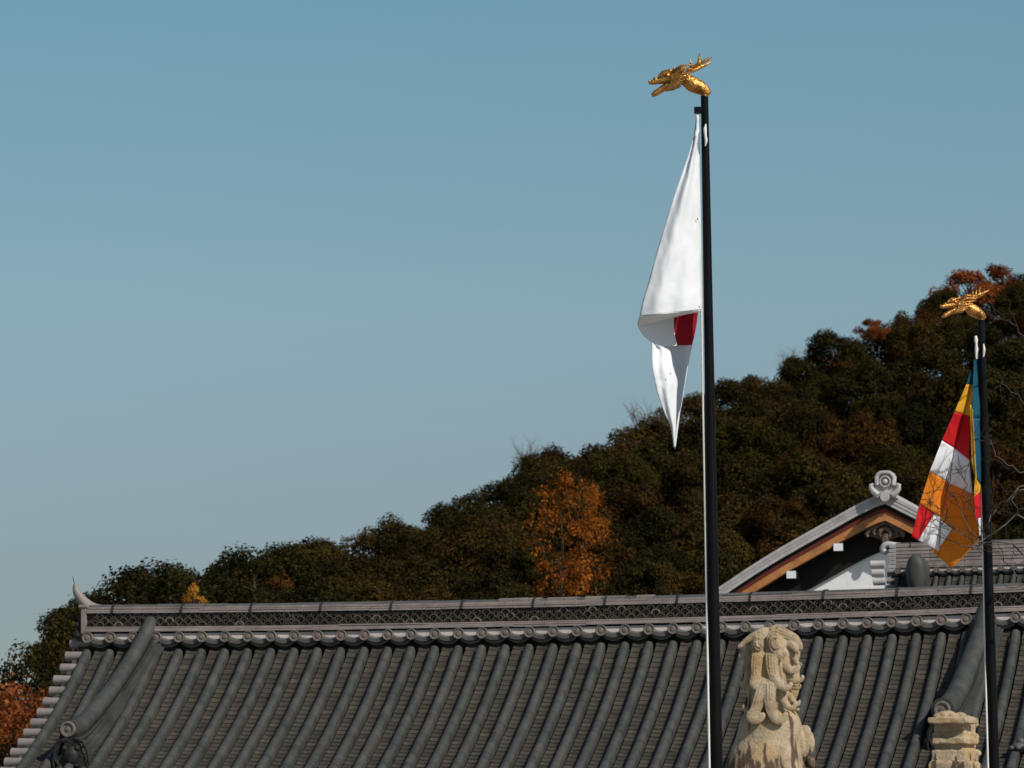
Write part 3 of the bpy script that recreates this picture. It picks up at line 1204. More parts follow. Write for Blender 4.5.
# outer panel hanging from the hoist
patch(mb, [(696, 117, .00, 699, 117, 0, 0), (692.5, 141, .02, 699, 141, 0, .01), (684, 168, .05, 699.3, 164, 0, .03), (672.5, 201, .08, 699.8, 197, 0, .05),
           (663, 232, .10, 700.2, 226, 0, .06), (655.5, 257, .12, 700.6, 250, 0, .07), (648, 284, .13, 701, 276, .01, .08),
           (642.3, 303, .14, 701.2, 295, .02, .09), (639.6, 316, .14, 701.4, 309.5, .03, .09)], Y1, 0, 60, 26, .020, 1.6, .5)
# hem rolling under
patch(mb, [(639.6, 316, .14, 701.4, 309.5, .03, .09), (638.2, 320, .12, 701, 311.5, .02, .06), (637.4, 324.5, .06, 700, 311, .0, .0),
           (639, 327, .0, 699, 310, -.03, -.03)], Y1, 0, 12, 26, .012, 1.6, .5)
# inside of the fold, with the disc showing
patch(mb, [(637.6, 322, .06, 698.5, 305, -.12, -.06), (638.0, 326.5, .03, 697.5, 318, -.14, -.07), (643, 335, .0, 695.5, 331, -.14, -.07), (652, 343, -.02, 692.7, 342.5, -.14, -.06),
           (656, 346.5, -.03, 692, 345.5, -.14, -.06)],
      Y1, 0, 32, 36, .008, 1.3, 0, lambda v, u: 1 if u > .61 and v < .95 else 0)
# lower right drape
patch(mb, [(664, 346, -.34, 692.4, 345, -.12, .0), (672, 360, -.32, 689.8, 358, -.10, .0), (675.5, 372, -.27, 687.5, 370, -.08, .0), (677.0, 386, -.22, 685, 384, -.06, .0), (676.3, 405, -.16, 682, 403, -.04, .0),
           (675.2, 426, -.03, 678.6, 422, -.04, .01), (674.3, 446, -.02, 675.4, 448, -.02, 0)], Y1, 0, 40, 14, .012, 1.2, 1.)
# lower left lobe, in front
patch(mb, [(651.6, 342.5, .0, 662, 347, -.04, 0), (651.8, 350, .0, 670, 351.5, -.06, .0), (652.3, 367, .05, 672.8, 367, -.03, .02), (654.5, 380, .05, 677.2, 381, -.03, .03),
           (657, 392, .05, 676.6, 392, -.02, .03), (664.4, 413, .03, 676.0, 412, -.01, .02), (670.4, 426, .01, 675.6, 428, -.01, .01), (673.6, 446, -.01, 675.3, 449, -.015, 0)],
      Y1, 0, 44, 16, .012, 1.4, 2.2)
flag1 = mb.build("flag", [M['f_white'], M['f_disc']], None, smooth='all', origin=fo, fixn=False)
sol = flag1.modifiers.new("thickness", 'SOLIDIFY')
sol.thickness = .003
tag(flag1, "white flag with red disc, drooping and folded from the nearer flagpole", "flag")
for (x, y) in ((697.4, 219), (699.4, 307), (670.4, 373.5)):
    clips = MB()
    clips.ell(P(x, y, Y1 - .05 - (.03 if y > 300 else .0)), (.004, .004, .006), 8, 6)
    clips.build("flag_toggle", M['wire'], flag1)


def CQ(mb, c, mat, Y, n=14):
    """cloth quad from four corners (x, y, d)"""
    rows = []
    for i in range(n + 1):
        v = i / n
        line = []
        for j in range(n + 1):
            u = j / n
            q = [(1 - v) * ((1 - u) * c[0][k] + u * c[1][k]) + v * ((1 - u) * c[3][k] + u * c[2][k]) for k in range(3)]
            w = .010 * math.sin(q[0] * .32 + q[1] * .05) + .008 * math.sin(q[1] * .11 + 1) + .012 * noise.noise(Vn((q[0] * .11, q[1] * .06, 3)))
            line.append(P(q[0], q[1], Y - q[2] - w))
        rows.append(line)
    mb.grid(rows, mat)


BL, YE, RE, WH, OR = 0, 1, 2, 3, 4
F2 = lambda x, y: (900 + x / 3.2, 340 + y / 3.2)
mb = MB()


def q2(mat, *pts):
    CQ(mb, [(*F2(x, y), d) for x, y, d in pts], mat, Y2)


# lit left panel, top to bottom
q2(BL, (226, 98, 0), (234, 98, 0), (230, 142, -.03), (212, 142, .03))
q2(YE, (212, 142, .03), (230, 142, -.03), (206, 238, -.06), (174, 230, .03))
q2(RE, (174, 230, .03), (206, 238, -.06), (175, 347, -.10), (134, 322, .05))
q2(WH, (134, 322, .05), (175, 347, -.10), (154, 457, -.13), (95, 420, .05))
q2(OR, (95, 420, .05), (154, 457, -.13), (133, 568, -.15), (62, 525, .05))
q2(RE, (62, 525, .05), (112, 553, -.11), (58, 641, .04), (36, 630, .03))
q2(WH, (112, 553, -.11), (133, 568, -.15), (124, 676, -.15), (58, 641, .04))
q2(OR, (98, 664, -.10), (124, 676, -.15), (122, 693, -.15), (112, 684, -.12))
# right panel, in the shade of the hoist fold
q2(YE, (230, 142, -.03), (236, 142, .0), (226, 245, .0), (206, 238, -.06))
q2(RE, (206, 238, -.06), (226, 245, .0), (222, 384, .0), (175, 347, -.10))
q2(WH, (175, 347, -.10), (222, 384, .0), (232, 492, .0), (154, 457, -.13))
q2(OR, (154, 457, -.13), (232, 492, .0), (252, 560, .0), (133, 570, -.15))
q2(OR, (133, 570, -.15), (252, 560, .0), (252, 642, .0), (128, 662, -.15))
q2(OR, (128, 662, -.15), (252, 642, .0), (167, 731, -.08), (122, 693, -.15))
q2(WH, (133, 576, -.13), (166, 604, -.09), (150, 630, -.10), (129, 660, -.13))
# hoist fold coming forward from the pole: blue, a yellow sliver, a glimpse of red
q2(BL, (236, 62, .03), (252, 58, .0), (255, 250, .0), (229, 250, .07))
q2(BL, (229, 250, .07), (255, 250, .0), (260, 470, .0), (240, 440, .16))
q2(YE, (224, 205, .04), (232, 215, .06), (247, 470, .17), (229, 392, .12))
q2(YE, (240, 440, .16), (260, 470, .0), (258, 482, .0), (236, 505, .20))
q2(RE, (236, 500, .20), (257, 474, .0), (258, 568, .0), (242, 575, .26))
q2(WH, (249, 572, .18), (258, 568, .0), (257, 628, .0), (254, 628, .10))
flag2 = mb.build("flag", [M['f_blue'], M['f_yellow'], M['f_red'], M['f_white'], M['f_orange']], None, smooth='all', origin=P(980, 360, Y2), fixn=False)
sol = flag2.modifiers.new("thickness", 'SOLIDIFY')
sol.thickness = .003
tag(flag2, "drooping striped flag of blue, yellow, red, white and orange on the farther flagpole", "flag")

# ------------------------------------------------------------------ stone lion seen from behind
YL = 26.0
el = YL / FPX / 5.19


def LP(x, y, z=0):
    """x, y as in an enlarged view of the statue, z metres towards the camera"""
    return P(720 + x / 5.19, 620 + y / 5.19, YL) + Vn((0, -z, 0))


lc = P(772, 768, YL)
lion = thing("stone_lion", (lc.x, YL, 0), "weathered tan stone lion statue with curled mane, seen from behind below the nearer flagpole", "statue")
mb = MB()
# torso and head core
mb.ell(LP(258, 300, -.10), (.122, .115, .275), 28, 20)
mb.ell(LP(262, 130, -.10), (.118, .11, .085), 24, 14)
rings = []
for (y, L_, R_) in catmull([(405, 190, 330), (440, 165, 365), (475, 130, 402), (520, 108, 425), (565, 98, 430), (620, 82, 424), (680, 56, 428), (740, 38, 442), (810, 24, 462), (900, 15, 480), (1000, 10, 495)], 40):
    cx, hw = (L_ + R_) / 2, (R_ - L_) / 2 * el
    rings.append([LP(cx, y, -.12) + Vn((hw * math.cos(2 * math.pi * q / 40), -hw * .82 * math.sin(2 * math.pi * q / 40), 0)) for q in range(40)])
mb.loft(rings)
mb.ell(LP(262, 1000, -.15), (.23, .23, .30), 24, 16)
mb.ell(LP(262, 1120, -.15), (.24, .25, .26), 24, 16)
# face side, right
mb.ell(LP(350, 165, -.12), (.075, .09, .085), 18, 12)
mb.ell(LP(355, 300, -.15), (.07, .08, .15), 18, 12)


def core_z(x, y):
    """front of the head core at picture place x, y"""
    u = (x - 258) * el / .122
    v = (y - 300) * el / .275
    return -.10 + .115 * math.sqrt(max(.02, 1 - u * u - v * v))


for (x0, x1, y0, y1) in ((222, 200, 130, 430), (236, 222, 120, 450), (250, 244, 120, 460), (264, 262, 120, 470), (278, 286, 120, 460), (292, 306, 130, 440), (306, 326, 140, 420), (320, 344, 150, 400), (208, 180, 140, 420), (196, 164, 150, 400)):
    pts = []
    for q in range(14):
        f = q / 13
        x = x0 + (x1 - x0) * f + 4 * math.sin(f * 5 + x0)
        y = y0 + (y1 - y0) * f
        pts.append(LP(x, y, core_z(x, y) + .001))
    mb.tube(pts, .0065, 7)


def comma(cx, cy, w, h, z, hand):
    """comma shaped curl: nested grooved arcs hooking at the lower end"""
    mb.ell(LP(cx, cy, z), (w * el * .92, .030, h * el * .92), 16, 12)
    for k in (1.0, .72, .44):
        pts = []
        for q in range(20):
            an = math.pi * (-.62 + 1.55 * q / 19)
            pts.append(LP(cx - hand * w * k * math.cos(an), cy + h * k * math.sin(an), z + .030 * math.sqrt(max(0, 1.06 - k * k)) + .004))
        mb.tube(pts, [w * el * .17 * (1 - .35 * q / 19) for q in range(20)], 8)


def lock(pts, w0, w1, curl=None, z0=-.05, z1=.0):
    n = 16
    pp = catmull(pts, n)
    path, rad = [], []
    for i, (x, y) in enumerate(pp):
        u = i / (n - 1)
        path.append(LP(x, y, z0 + (z1 - z0) * math.sin(u * math.pi / 2)))
        rad.append((w0 + (w1 - w0) * u) * el)
    mb.tube(path, rad, 12, flat=(.62, 1), side=(0, 1, 0))
    mb.ell(path[0], (rad[0], rad[0] * .62, rad[0]), 12, 8)
    mb.ell(path[-1], (rad[-1], rad[-1] * .62, rad[-1]), 12, 8)
    # strands carved side by side along the lock
    for k in (-.80, -.40, 0, .40, .80):
        p2, r2 = [], []
        for i, p in enumerate(path):
            a = path[max(i - 1, 0)]
            b = path[min(i + 1, n - 1)]
            d = (b - a).normalized()
            sdv = Vn((d.z, 0, -d.x))
            p2.append(p + sdv * (rad[i] * k) + Vn((0, -rad[i] * .66 * math.sqrt(1 - k * k * .8), 0)))
            r2.append(rad[i] * .19)
        mb.tube(p2, r2, 7)
    if curl:
        x, y, r = curl
        sp = []
        for q in range(22):
            an = q / 21 * 3.6 * math.pi
            rr = r * (1 - q / 21 * .85)
            sp.append(LP(x + rr * math.cos(an + 1.2), y + rr * math.sin(an + 1.2), z1 + .012 + .012 * q / 21))
        mb.tube(sp, [r * .24 * el] * 22, 8)
        mb.ell(LP(x, y, z1 - .01), (r * el, r * .7 * el, r * el), 12, 8)


# crown curls
comma(200, 118, 34, 56, .0, 1)
comma(284, 122, 42, 66, .012, 1)
lock([(292, 150), (300, 180), (325, 186), (340, 172)], 20, 11, None, .02, .035)
lock([(200, 160), (205, 180), (226, 176)], 16, 9, None, .005, .015)
lock([(232, 62), (180, 82), (135, 110), (100, 138)], 30, 10, None, -.06, -.05)
lock([(290, 58), (345, 76), (390, 100), (412, 138)], 38, 22, None, -.06, -.04)
lock([(345, 110), (375, 130), (398, 158)], 26, 14, None, -.05, -.02)
# long locks, left and right of the middle, ending in hooks
lock([(196, 180), (188, 235), (186, 290), (174, 330), (190, 348), (218, 338), (230, 318)], 34, 13, None, .0, .022)
lock([(268, 180), (268, 245), (284, 305), (322, 350), (352, 352), (366, 334)], 38, 13, None, .012, .032)
lock([(232, 330), (206, 400), (182, 470), (156, 500), (172, 522), (206, 516), (222, 494)], 36, 15, None, .008, .03)
lock([(258, 330), (256, 410), (264, 475), (292, 522), (326, 516), (340, 490)], 36, 14, None, .016, .036)
# tufts stacked down the right side
lock([(330, 175), (338, 220), (362, 258), (394, 262), (408, 240)], 30, 12, None, -.03, .0)
lock([(372, 150), (388, 190), (405, 225), (420, 228)], 20, 10, None, -.06, -.04)
lock([(335, 270), (362, 300), (395, 318), (424, 308), (430, 292)], 22, 9, None, -.04, -.015)
lock([(345, 330), (375, 345), (405, 352), (418, 338)], 18, 8, None, -.05, -.03)
lock([(322, 360), (330, 410), (352, 450), (380, 455), (392, 432)], 26, 11, None, -.02, .005)
lock([(362, 385), (380, 415), (404, 438), (414, 420)], 18, 8, None, -.05, -.03)
lock([(370, 440), (392, 462), (410, 462)], 14, 8, None, -.06, -.05)
# strands down the left side
lock([(160, 130), (140, 165), (116, 192), (106, 182)], 20, 9, None, -.07, -.05)
lock([(168, 185), (152, 245), (140, 305), (120, 338), (108, 322)], 24, 9, None, -.06, -.04)
lock([(176, 350), (164, 410), (152, 470), (130, 462), (124, 446)], 22, 9, None, -.05, -.03)
# hip tuft on the right
lock([(448, 570), (462, 610), (460, 655), (440, 702)], 32, 12, None, -.13, -.10)
lock([(418, 590), (430, 630), (432, 670), (425, 695)], 22, 10, None, -.11, -.08)
lock([(475, 590), (486, 630), (478, 675), (455, 700)], 18, 9, None, -.16, -.13)
mb.ell(LP(478, 735, -.17), (.03, .04, .035), 12, 8)
# haunches and tail below the frame
mb.ell(LP(90, 1130, -.10), (.13, .18, .17), 16, 12)
mb.ell(LP(430, 1130, -.10), (.13, .18, .17), 16, 12)
mb.tube([LP(255, 1250, .06), LP(235, 1000, .10), LP(262, 860, .07)], [.06, .055, .02], 12)
ms_l = stone("lion_stone", P(772, 741, YL).z)
remeshed(mb, "body", ms_l, lion, .0036, 1)
mb = MB()
zb = LP(0, 1290).z
for (w, h0, h1) in ((.46, zb - .16, zb), (.40, zb - .75, zb - .165), (.52, zb - .95, zb - .755), (.62, 0, zb - .955)):
    mb.box((lc.x - w, YL + .15 - w, h0), (2 * w, 0, 0), (0, 2 * w, 0), (0, 0, h1 - h0))
mb.build("pedestal", M['conc'], lion)

# ------------------------------------------------------------------ stone pillar at lower right
YS = 32.0
es = YS / FPX / 8.98


def SPt(x, y, z=0):
    return P(910 + x / 8.98, 690 + y / 8.98, YS) + Vn((0, -z, 0))


sc = SPt(380, 400)
pil = thing("stone_pillar", (sc.x, sc.y + .15, 0), "weathered tan stone pillar with overhanging cap beside the farther flagpole", "stone pillar")
ang = R(-22)
ax = Vn((math.cos(ang), -math.sin(ang) * -1 if False else math.sin(ang), 0))
fx = Vn((math.cos(R(20)), math.sin(R(20)) * -1, 0))       # front face runs right and towards us
fx = Vn((math.cos(R(12)), -math.sin(R(12)), 0))
fy = Vn((math.sin(R(12)), math.cos(R(12)), 0))            # depth direction, right side face recedes
fy = Vn((math.sin(R(28)), math.cos(R(28)), 0))


def slab(mb, xl, xr, y0, y1, out=0., depth=.26, n=7):
    """rough stone slab between heights y0..y1, front edge from xl to xr"""
    a = SPt(xl, y1, out)
    w = (xr - xl) * es
    h = (y1 - y0) * es
    rings = []
    prm = []
    for q in range(n):
        prm.append((w * q / n, 0))
    for q in range(n):
        prm.append((w, depth * q / n))
    for q in range(n):
        prm.append((w * (1 - q / n), depth))
    for q in range(n):
        prm.append((0, depth * (1 - q / n)))
    for f, ins in ((0, .008), (.12, 0), (.5, 0), (.88, .0), (1, .012)):
        ring = []
        for (u, v) in prm:
            cu, cv = w / 2, depth / 2
            u2 = u + (cu - u) * ins * 6
            v2 = v + (cv - v) * ins * 6
            p = a + fx * u2 + fy * v2 + Z * (h * f)
            nz = noise.noise_vector(p * 14) * .010 + noise.noise_vector(p * 40) * .005
            ring.append(p + nz)
        rings.append(ring)
    mb.loft(rings)


mb = MB()
slab(mb, 150, 492, 252, 308, .10, .21)
slab(mb, 200, 486, 385, 432, .012, .21)
slab(mb, 196, 490, 430, 492, .045, .21)
slab(mb, 215, 482, 300, 395, .0, .21)
slab(mb, 222, 478, 490, 540, .005, .21)
slab(mb, 190, 500, 536, 640, .02, .21)
slab(mb, 160, 530, 640, 900, .04, .21)
for (x, y, z, r) in ((300, 225, .0, .045), (260, 238, .0, .04), (345, 222, -.02, .05), (400, 240, -.02, .045), (455, 232, -.03, .045), (560, 268, -.16, .05), (520, 262, -.1, .05),
                     (590, 300, -.2, .04), (330, 205, -.03, .03), (580, 410, -.2, .05), (560, 450, -.16, .06), (600, 560, -.2, .05)):
    mb.ell(SPt(x, y, z), (r, r * .9, r * .6), 12, 8)
ms_p = stone("pillar_stone", SPt(380, 610).z)
remeshed(mb, "shaft", ms_p, pil, .0055, 1)
mb = MB()
zt = SPt(0, 880).z
p0 = SPt(130, 880, .06)
mb.box((p0.x, p0.y, 0), fx * .34, fy * .36, (0, 0, zt))
mb.build("base", M['conc'], pil)


# ------------------------------------------------------------------ trees
def crown_mesh(name, seed, lobes, rx, rz, leaves, lsize, mat, shell=.62, droop=.1, holes=0.):
    """leaf-clump faces spread through lobes; unit metres, base of the crown at z=0"""
    rnd = random.Random(seed)
    verts, faces = [], []
    L = []
    for i in range(lobes):
        for _ in range(40):
            a = rnd.uniform(0, 2 * math.pi)
            rr = math.sqrt(rnd.random())
            zz = rnd.random()
            env = math.sqrt(max(0, 1 - (max(0, zz - .35) / .68) ** 2)) * (1 if zz > .3 else .75 + zz * .8)
            x, y = rr * env * rx * .80 * math.cos(a), rr * env * rx * .80 * math.sin(a)
            if rr > .35 or zz > .7:
                break
        r = rx * rnd.uniform(.20, .40) * (1 - .25 * zz)
        L.append((Vn((x, y, zz * rz * .86)), r))
    wsum = sum(r * r for _, r in L)
    for c, r in L:
        n = int(leaves * r * r / wsum)
        for _ in range(n):
            u = rnd.uniform(-1, 1)
            ph = rnd.uniform(0, 2 * math.pi)
            q = math.sqrt(1 - u * u)
            d = Vn((q * math.cos(ph), q * math.sin(ph), u))
            if u < -.55 and rnd.random() < .7:
                continue
            bump = 1 + .38 * noise.noise(d * 2.6 + c * 1.7)
            rad = r * (shell + (1.05 - shell) * rnd.random() ** .6) * bump
            p = c + Vn((d.x * rad, d.y * rad, d.z * rad * .95))
            if holes and noise.noise(p * (2.2 / rx * 2)) > .5 - holes:
                continue
            nn = (d + Vn((rnd.gauss(0, .42), rnd.gauss(0, .42), rnd.gauss(.22, .42)))).normalized()
            t1 = nn.orthogonal().normalized()
            t1.rotate(Matrix.Rotation(rnd.uniform(0, 6.28), 3, nn))
            t2 = nn.cross(t1)
            s = lsize * rnd.uniform(.55, 1.25)
            o = len(verts)
            k = rnd.uniform(.5, .9)
            verts += [p + t1 * s, p + t2 * (s * k) + nn * (s * .25), p - t1 * s * .9, p - t2 * (s * k) - nn * (s * .1)]
            faces.append((o, o + 1, o + 2, o + 3))
    me = bpy.data.meshes.new(name)
    me.from_pydata([tuple(v) for v in verts], [], faces)
    me.materials.append(mat)
    me.update()
    return me, L


def trunk_mesh(name, seed, L, h, r, mat, limbs=7):
    """tapered trunk below z=0 up into the crown with limbs to some lobes"""
    rnd = random.Random(seed)
    mb = MB()
    rz = max(c.z for c, _ in L)
    mb.tube([Vn((0, 0, -h)), Vn((.05, 0, -h * .5)), Vn((0, .05, 0)), Vn((.1, 0, rz * .5)), Vn((0, 0, rz * .85))], [r * 1.3, r, r * .85, r * .5, r * .12], 8)
    for c, rr in rnd.sample(L, min(limbs, len(L))):
        b = Vn((0, 0, rnd.uniform(-.1 * h, rz * .4)))
        mid = b.lerp(c, .5) + Vn((0, 0, .15 * rr))
        mb.tube([b, mid, c, c + (c - b).normalized() * rr * .5], [r * .45, r * .3, r * .15, r * .05], 6)
    o = mb.build(name, mat)
    me = o.data
    bpy.data.objects.remove(o)
    return me


PROTO = {}


def proto(key, seed, lobes, rx, rz, leaves, lsize, mat, h=2.5, tr=.22, bark='bark', **kw):
    me, L = crown_mesh("crown", seed, lobes, rx, rz, leaves, lsize, M[mat], **kw)
    PROTO[key] = (me, trunk_mesh("trunk", seed, L, h, tr, M[bark]))


for q in range(6):
    proto(('hill', q), 100 + q, 30 + q, 3.3 + .2 * (q % 3), 4.6 + .4 * (q % 2), 24000, .095, 'leaf')
for q in range(3):
    proto(('dark', q), 200 + q, 30, 3.2, 4.6, 24000, .092, 'leaf_dark')
for key, src, mt in ((('brown', 0), ('hill', 1), 'leaf_brown'), (('brown', 1), ('hill', 4), 'leaf_brown'), (('lime', 0), ('hill', 2), 'leaf_lime'), (('lime', 1), ('dark', 1), 'leaf_lime')):
    cm = PROTO[src][0].copy()
    cm.materials[0] = M[mt]
    PROTO[key] = (cm, PROTO[src][1])
proto(('near', 0), 301, 26, 2.6, 4.6, 15000, .062, 'leaf_dark', h=4.0)
proto(('near', 1), 302, 26, 2.8, 4.2, 15000, .062, 'leaf_dark', h=4.0)
proto(('orange', 0), 401, 26, 1.75, 4.0, 9000, .050, 'leaf_orange', h=2.0, tr=.035, holes=.46, shell=.3)
proto(('orange', 1), 402, 14, 2.0, 2.8, 5200, .048, 'leaf_orange', h=2.0, tr=.035, holes=.42, shell=.3)
proto(('leftmaple', 0), 405, 22, 1.9, 3.2, 9000, .05, 'leaf_rust', h=2.0, tr=.10, holes=.12, shell=.3)
proto(('leftmaple', 1), 406, 22, 1.6, 2.6, 7000, .05, 'leaf_rust', h=2.0, tr=.10, holes=.22, shell=.3)
proto(('rust', 0), 501, 18, 3.0, 3.6, 8000, .12, 'leaf_rust', h=3.0, tr=.16, holes=.15, shell=.3)
proto(('gold', 0), 601, 12, 1.3, 1.9, 2200, .075, 'leaf_gold', h=2.0, tr=.08, holes=.2, shell=.3)

tree_count = 0


def put_tree(key, loc, scale, rot, label, cat="tree", group=None, name="broadleaf_tree"):
    """tree whose crown base stands at loc"""
    crown, trunk = PROTO[key]
    e = thing(name, loc, label, cat, group)
    e.scale = scale
    e.rotation_euler = (0, 0, rot)
    for nm, me in (("crown", crown), ("trunk", trunk)):
        o = bpy.data.objects.new(nm, me)
        COL.objects.link(o)
        o.parent = e
    return e


# hill: skyline of tree tops in the picture, and how far off it stands
SKX = [-150, 0, 60, 95, 150, 205, 250, 290, 330, 385, 430, 455, 500, 540, 600, 640, 690, 740, 800, 840, 880, 920, 960, 1000, 1024, 1120, 1250]
SKY = [690, 650, 600, 585, 563, 562, 546, 541, 528, 515, 513, 490, 470, 446, 432, 414, 396, 374, 352, 330, 320, 298, 286, 270, 264, 240, 215]
SKD = [120, 125, 130, 135, 140, 145, 150, 160, 170, 180, 190, 195, 205, 215, 230, 240, 255, 270, 285, 295, 305, 312, 320, 328, 332, 345, 360]
Y0 = 100.0


def sky_at(px):
    return interp(px, SKX, SKY), interp(px, SKX, SKD)


def hill_h(px, Y):
    """ground height under picture column px at distance Y"""
    sy, sd = sky_at(px)
    def line(f):
        return max(0., P(px, 648 + (sy - 640) * f, Y0 + (sd - Y0) * f).z - 4.5)
    f = (Y - Y0) / (sd - Y0)
    if f <= 0:
        return line(0) * max(0., 1 + (Y - Y0) / 10)
    if f <= 1:
        return line(f)
    return line(1) * max(0.0, 1 - (f - 1) * .8)


mb = MB()
rows = []
for r in range(46):
    Y = Y0 - 12 + r * 9
    row = []
    for q in range(60):
        px = -260 + q * 26
        h = hill_h(px, Y)
        p = P(px, 800, Y)
        row.append(Vn((p.x, Y, h + .05 + .8 * (noise.noise(Vn((p.x * .04, Y * .04, 0))) + .0) * min(1, h / 8))))
    rows.append(row)
mb.grid(rows)
tag(mb.build("hill", M['hill'], None, smooth='all'), kind='structure')

mb = MB()
mb.add([(-3000, -400, 0), (3000, -400, 0), (3000, 5000, 0), (-3000, 5000, 0)], [(0, 1, 2, 3)])
tag(mb.build("ground", M['ground']), kind='structure')

# forest
rt = random.Random(21)
GS = "trees along the hill skyline"
GM = "trees covering the hill slope"
placed = []


def pick(px):
    r = rt.random()
    if r < .13:
        return ('brown', rt.randrange(2))
    if r < .24:
        return ('lime', rt.randrange(2))
    return ('dark', rt.randrange(3)) if (px < 300 or r < .45) else ('hill', rt.randrange(6))


def hill_tree(px, py, Y, scale, key, skyline, dz=None):
    """tree whose crown top shows at px, py"""
    top_p = P(px, py, Y)
    h = PROTO[key][0]
    hgt = max(v.co.z for v in h.vertices) * scale[2]
    loc = (top_p.x, Y, top_p.z - hgt)
    kind = {'brown': "rusty brown", 'lime': "yellow green"}.get(key[0], "dark olive")
    e = put_tree(key, loc, scale, rt.uniform(0, 6.28),
                 kind + (" tree with rounded crown on the hill skyline against the sky" if skyline else
                         " tree crowded among others on the wooded hill slope"),
                 group=kind + " " + (GS if skyline else GM))
    return e


# skyline row, spaced along the picture
px = 92
while px < 1240:
    sy, sd = sky_at(px)
    sc_ = rt.uniform(.55, .80) * (.55 + .45 * min(1, (sd - 110) / 140))
    Y = sd + rt.uniform(-6, 6)
    w = 6.6 * sc_ / Y * FPX
    hill_tree(px, sy + rt.uniform(-5, 9), Y, (sc_, sc_, sc_ * rt.uniform(.9, 1.1)), pick(px), True)
    px += w * rt.uniform(.40, .58)
# slope rows below the skyline
lev = 0
for f in (.96, .90, .82, .74, .65, .56, .47, .38, .29, .20, .12):
    px = 80 + rt.uniform(0, 20)
    while px < 1240:
        sy, sd = sky_at(px)
        Y = Y0 + 4 + (sd - Y0 - 4) * f + rt.uniform(-4, 4)
        py = 640 + (sy - 640) * f + rt.uniform(-8, 8) + 8
        sc_ = rt.uniform(.62, .92) * (.50 + .5 * min(1, (Y - 100) / 150))
        w = 6.6 * sc_ / Y * FPX
        if py < 625:
            hill_tree(px, py, Y, (sc_, sc_, sc_ * rt.uniform(.85, 1.1)), pick(px), False)
        px += w * rt.uniform(.55, .82)

# coloured and single trees
def top_tree(key, px, py, Y, sc_, label, name, group=None, rot=0.):
    m = PROTO[key][0]
    hgt = max(v.co.z for v in m.vertices) * sc_[2]
    t_ = P(px, py, Y)
    return put_tree(key, (t_.x, Y, t_.z - hgt), sc_, rot, label, "tree", group, name)


top_tree(('orange', 0), 560, 466, 118, (.70, .70, .86), "bright orange autumn maple standing out on the green hill left of the white flag", "maple_tree", rot=.6)
top_tree(('orange', 1), 583, 476, 124, (.40, .40, .62), "smaller orange maple touching the right side of the tall orange one", "maple_tree", rot=2.6)
top_tree(('leftmaple', 0), 14, 672, 88, (.95, .95, 1), "rust orange maple at the lower left edge beside the roof verge", "maple_tree", rot=1)
top_tree(('leftmaple', 1), 38, 684, 86, (.55, .55, .8), "small orange maple close against the left roof verge", "maple_tree", rot=2)
top_tree(('near', 1), 12, 728, 84, (.6, .6, .6), "olive green bush at the bottom left corner under the maples", "broadleaf_tree")
top_tree(('near', 0), 62, 612, 96, (.62, .62, .8), "dark green tree between the sky and the left gable verge", "broadleaf_tree", rot=.3)
top_tree(('near', 1), 30, 650, 95, (.55, .55, .8), "dark green tree sloping down behind the rust maple at left", "broadleaf_tree", rot=1.3)
top_tree(('near', 1), 170, 556, 100, (.80, .80, .62), "dark green broad tree just above the left end of the ridge", "broadleaf_tree", rot=2.1)
top_tree(('near', 0), 118, 573, 101, (.62, .62, .55), "dark green tree nearest the upswept ridge horn", "broadleaf_tree", rot=4)
top_tree(('near', 0), 254, 540, 104, (.78, .78, .62), "dark tree with reddish tips above the ridge right of the yellow shrub", "broadleaf_tree", rot=5.1)
top_tree(('gold', 0), 193, 582, 97, (.28, .28, .38), "small golden yellow tree peeping over the left part of the ridge", "maple_tree")
top_tree(('rust', 0), 970, 266, 322, (.85, .85, .66), "rust red tree on the hilltop skyline behind the farther dragon head", "maple_tree", rot=1)
top_tree(('rust', 0), 1002, 262, 326, (.68, .68, .62), "rust red tree at the top of the hill by the right edge", "maple_tree", rot=2)
top_tree(('rust', 0), 872, 318, 299, (.40, .40, .30), "dull red tree low on the skyline left of the farther dragon head", "maple_tree", rot=3)


# bare trees
def branch(mb, rnd, p, d, ln, r, depth, spread=.55, up=.0):
    pts, rad = [p], [r]
    n = 4
    for i in range(n):
        d = (d + Vn((rnd.gauss(0, .16), rnd.gauss(0, .10), rnd.gauss(up, .16)))).normalized()
        p = p + d * (ln / n)
        pts.append(p)
        rad.append(r * (1 - .55 * (i + 1) / n))
    mb.tube(pts, rad, 5 if r < .01 else 7)
    if depth > 0:
        for i in range(1, n + 1):
            for _ in range(2 if i < n else 1):
                nd = (d + Vn((rnd.gauss(0, spread), rnd.gauss(0, spread * .5), rnd.gauss(.05, spread)))).normalized()
                branch(mb, rnd, pts[i], nd, ln * rnd.uniform(.4, .7), rad[i] * .62, depth - 1, spread, up)


def bare_tree(px, py, Y, h, seed, label):
    rnd = random.Random(seed)
    t_ = P(px, py, Y)
    e = thing("bare_tree", (t_.x, Y, t_.z - h), label, "tree")
    mb = MB()
    base = Vn((t_.x, Y, t_.z - h))
    mb.tube([base - Z * 1.5, base, base + Z * h * .3], [.10, .08, .06], 7)
    mb.build("trunk", M['twigd'], e)
    mb = MB()
    for _ in range(7):
        d = Vn((rnd.gauss(0, .5), rnd.gauss(0, .4), 1)).normalized()
        branch(mb, rnd, base + Z * h * rnd.uniform(.15, .3), d, h * .55, .035, 2, .6, .05)
    mb.build("crown", M['twigd'], e)


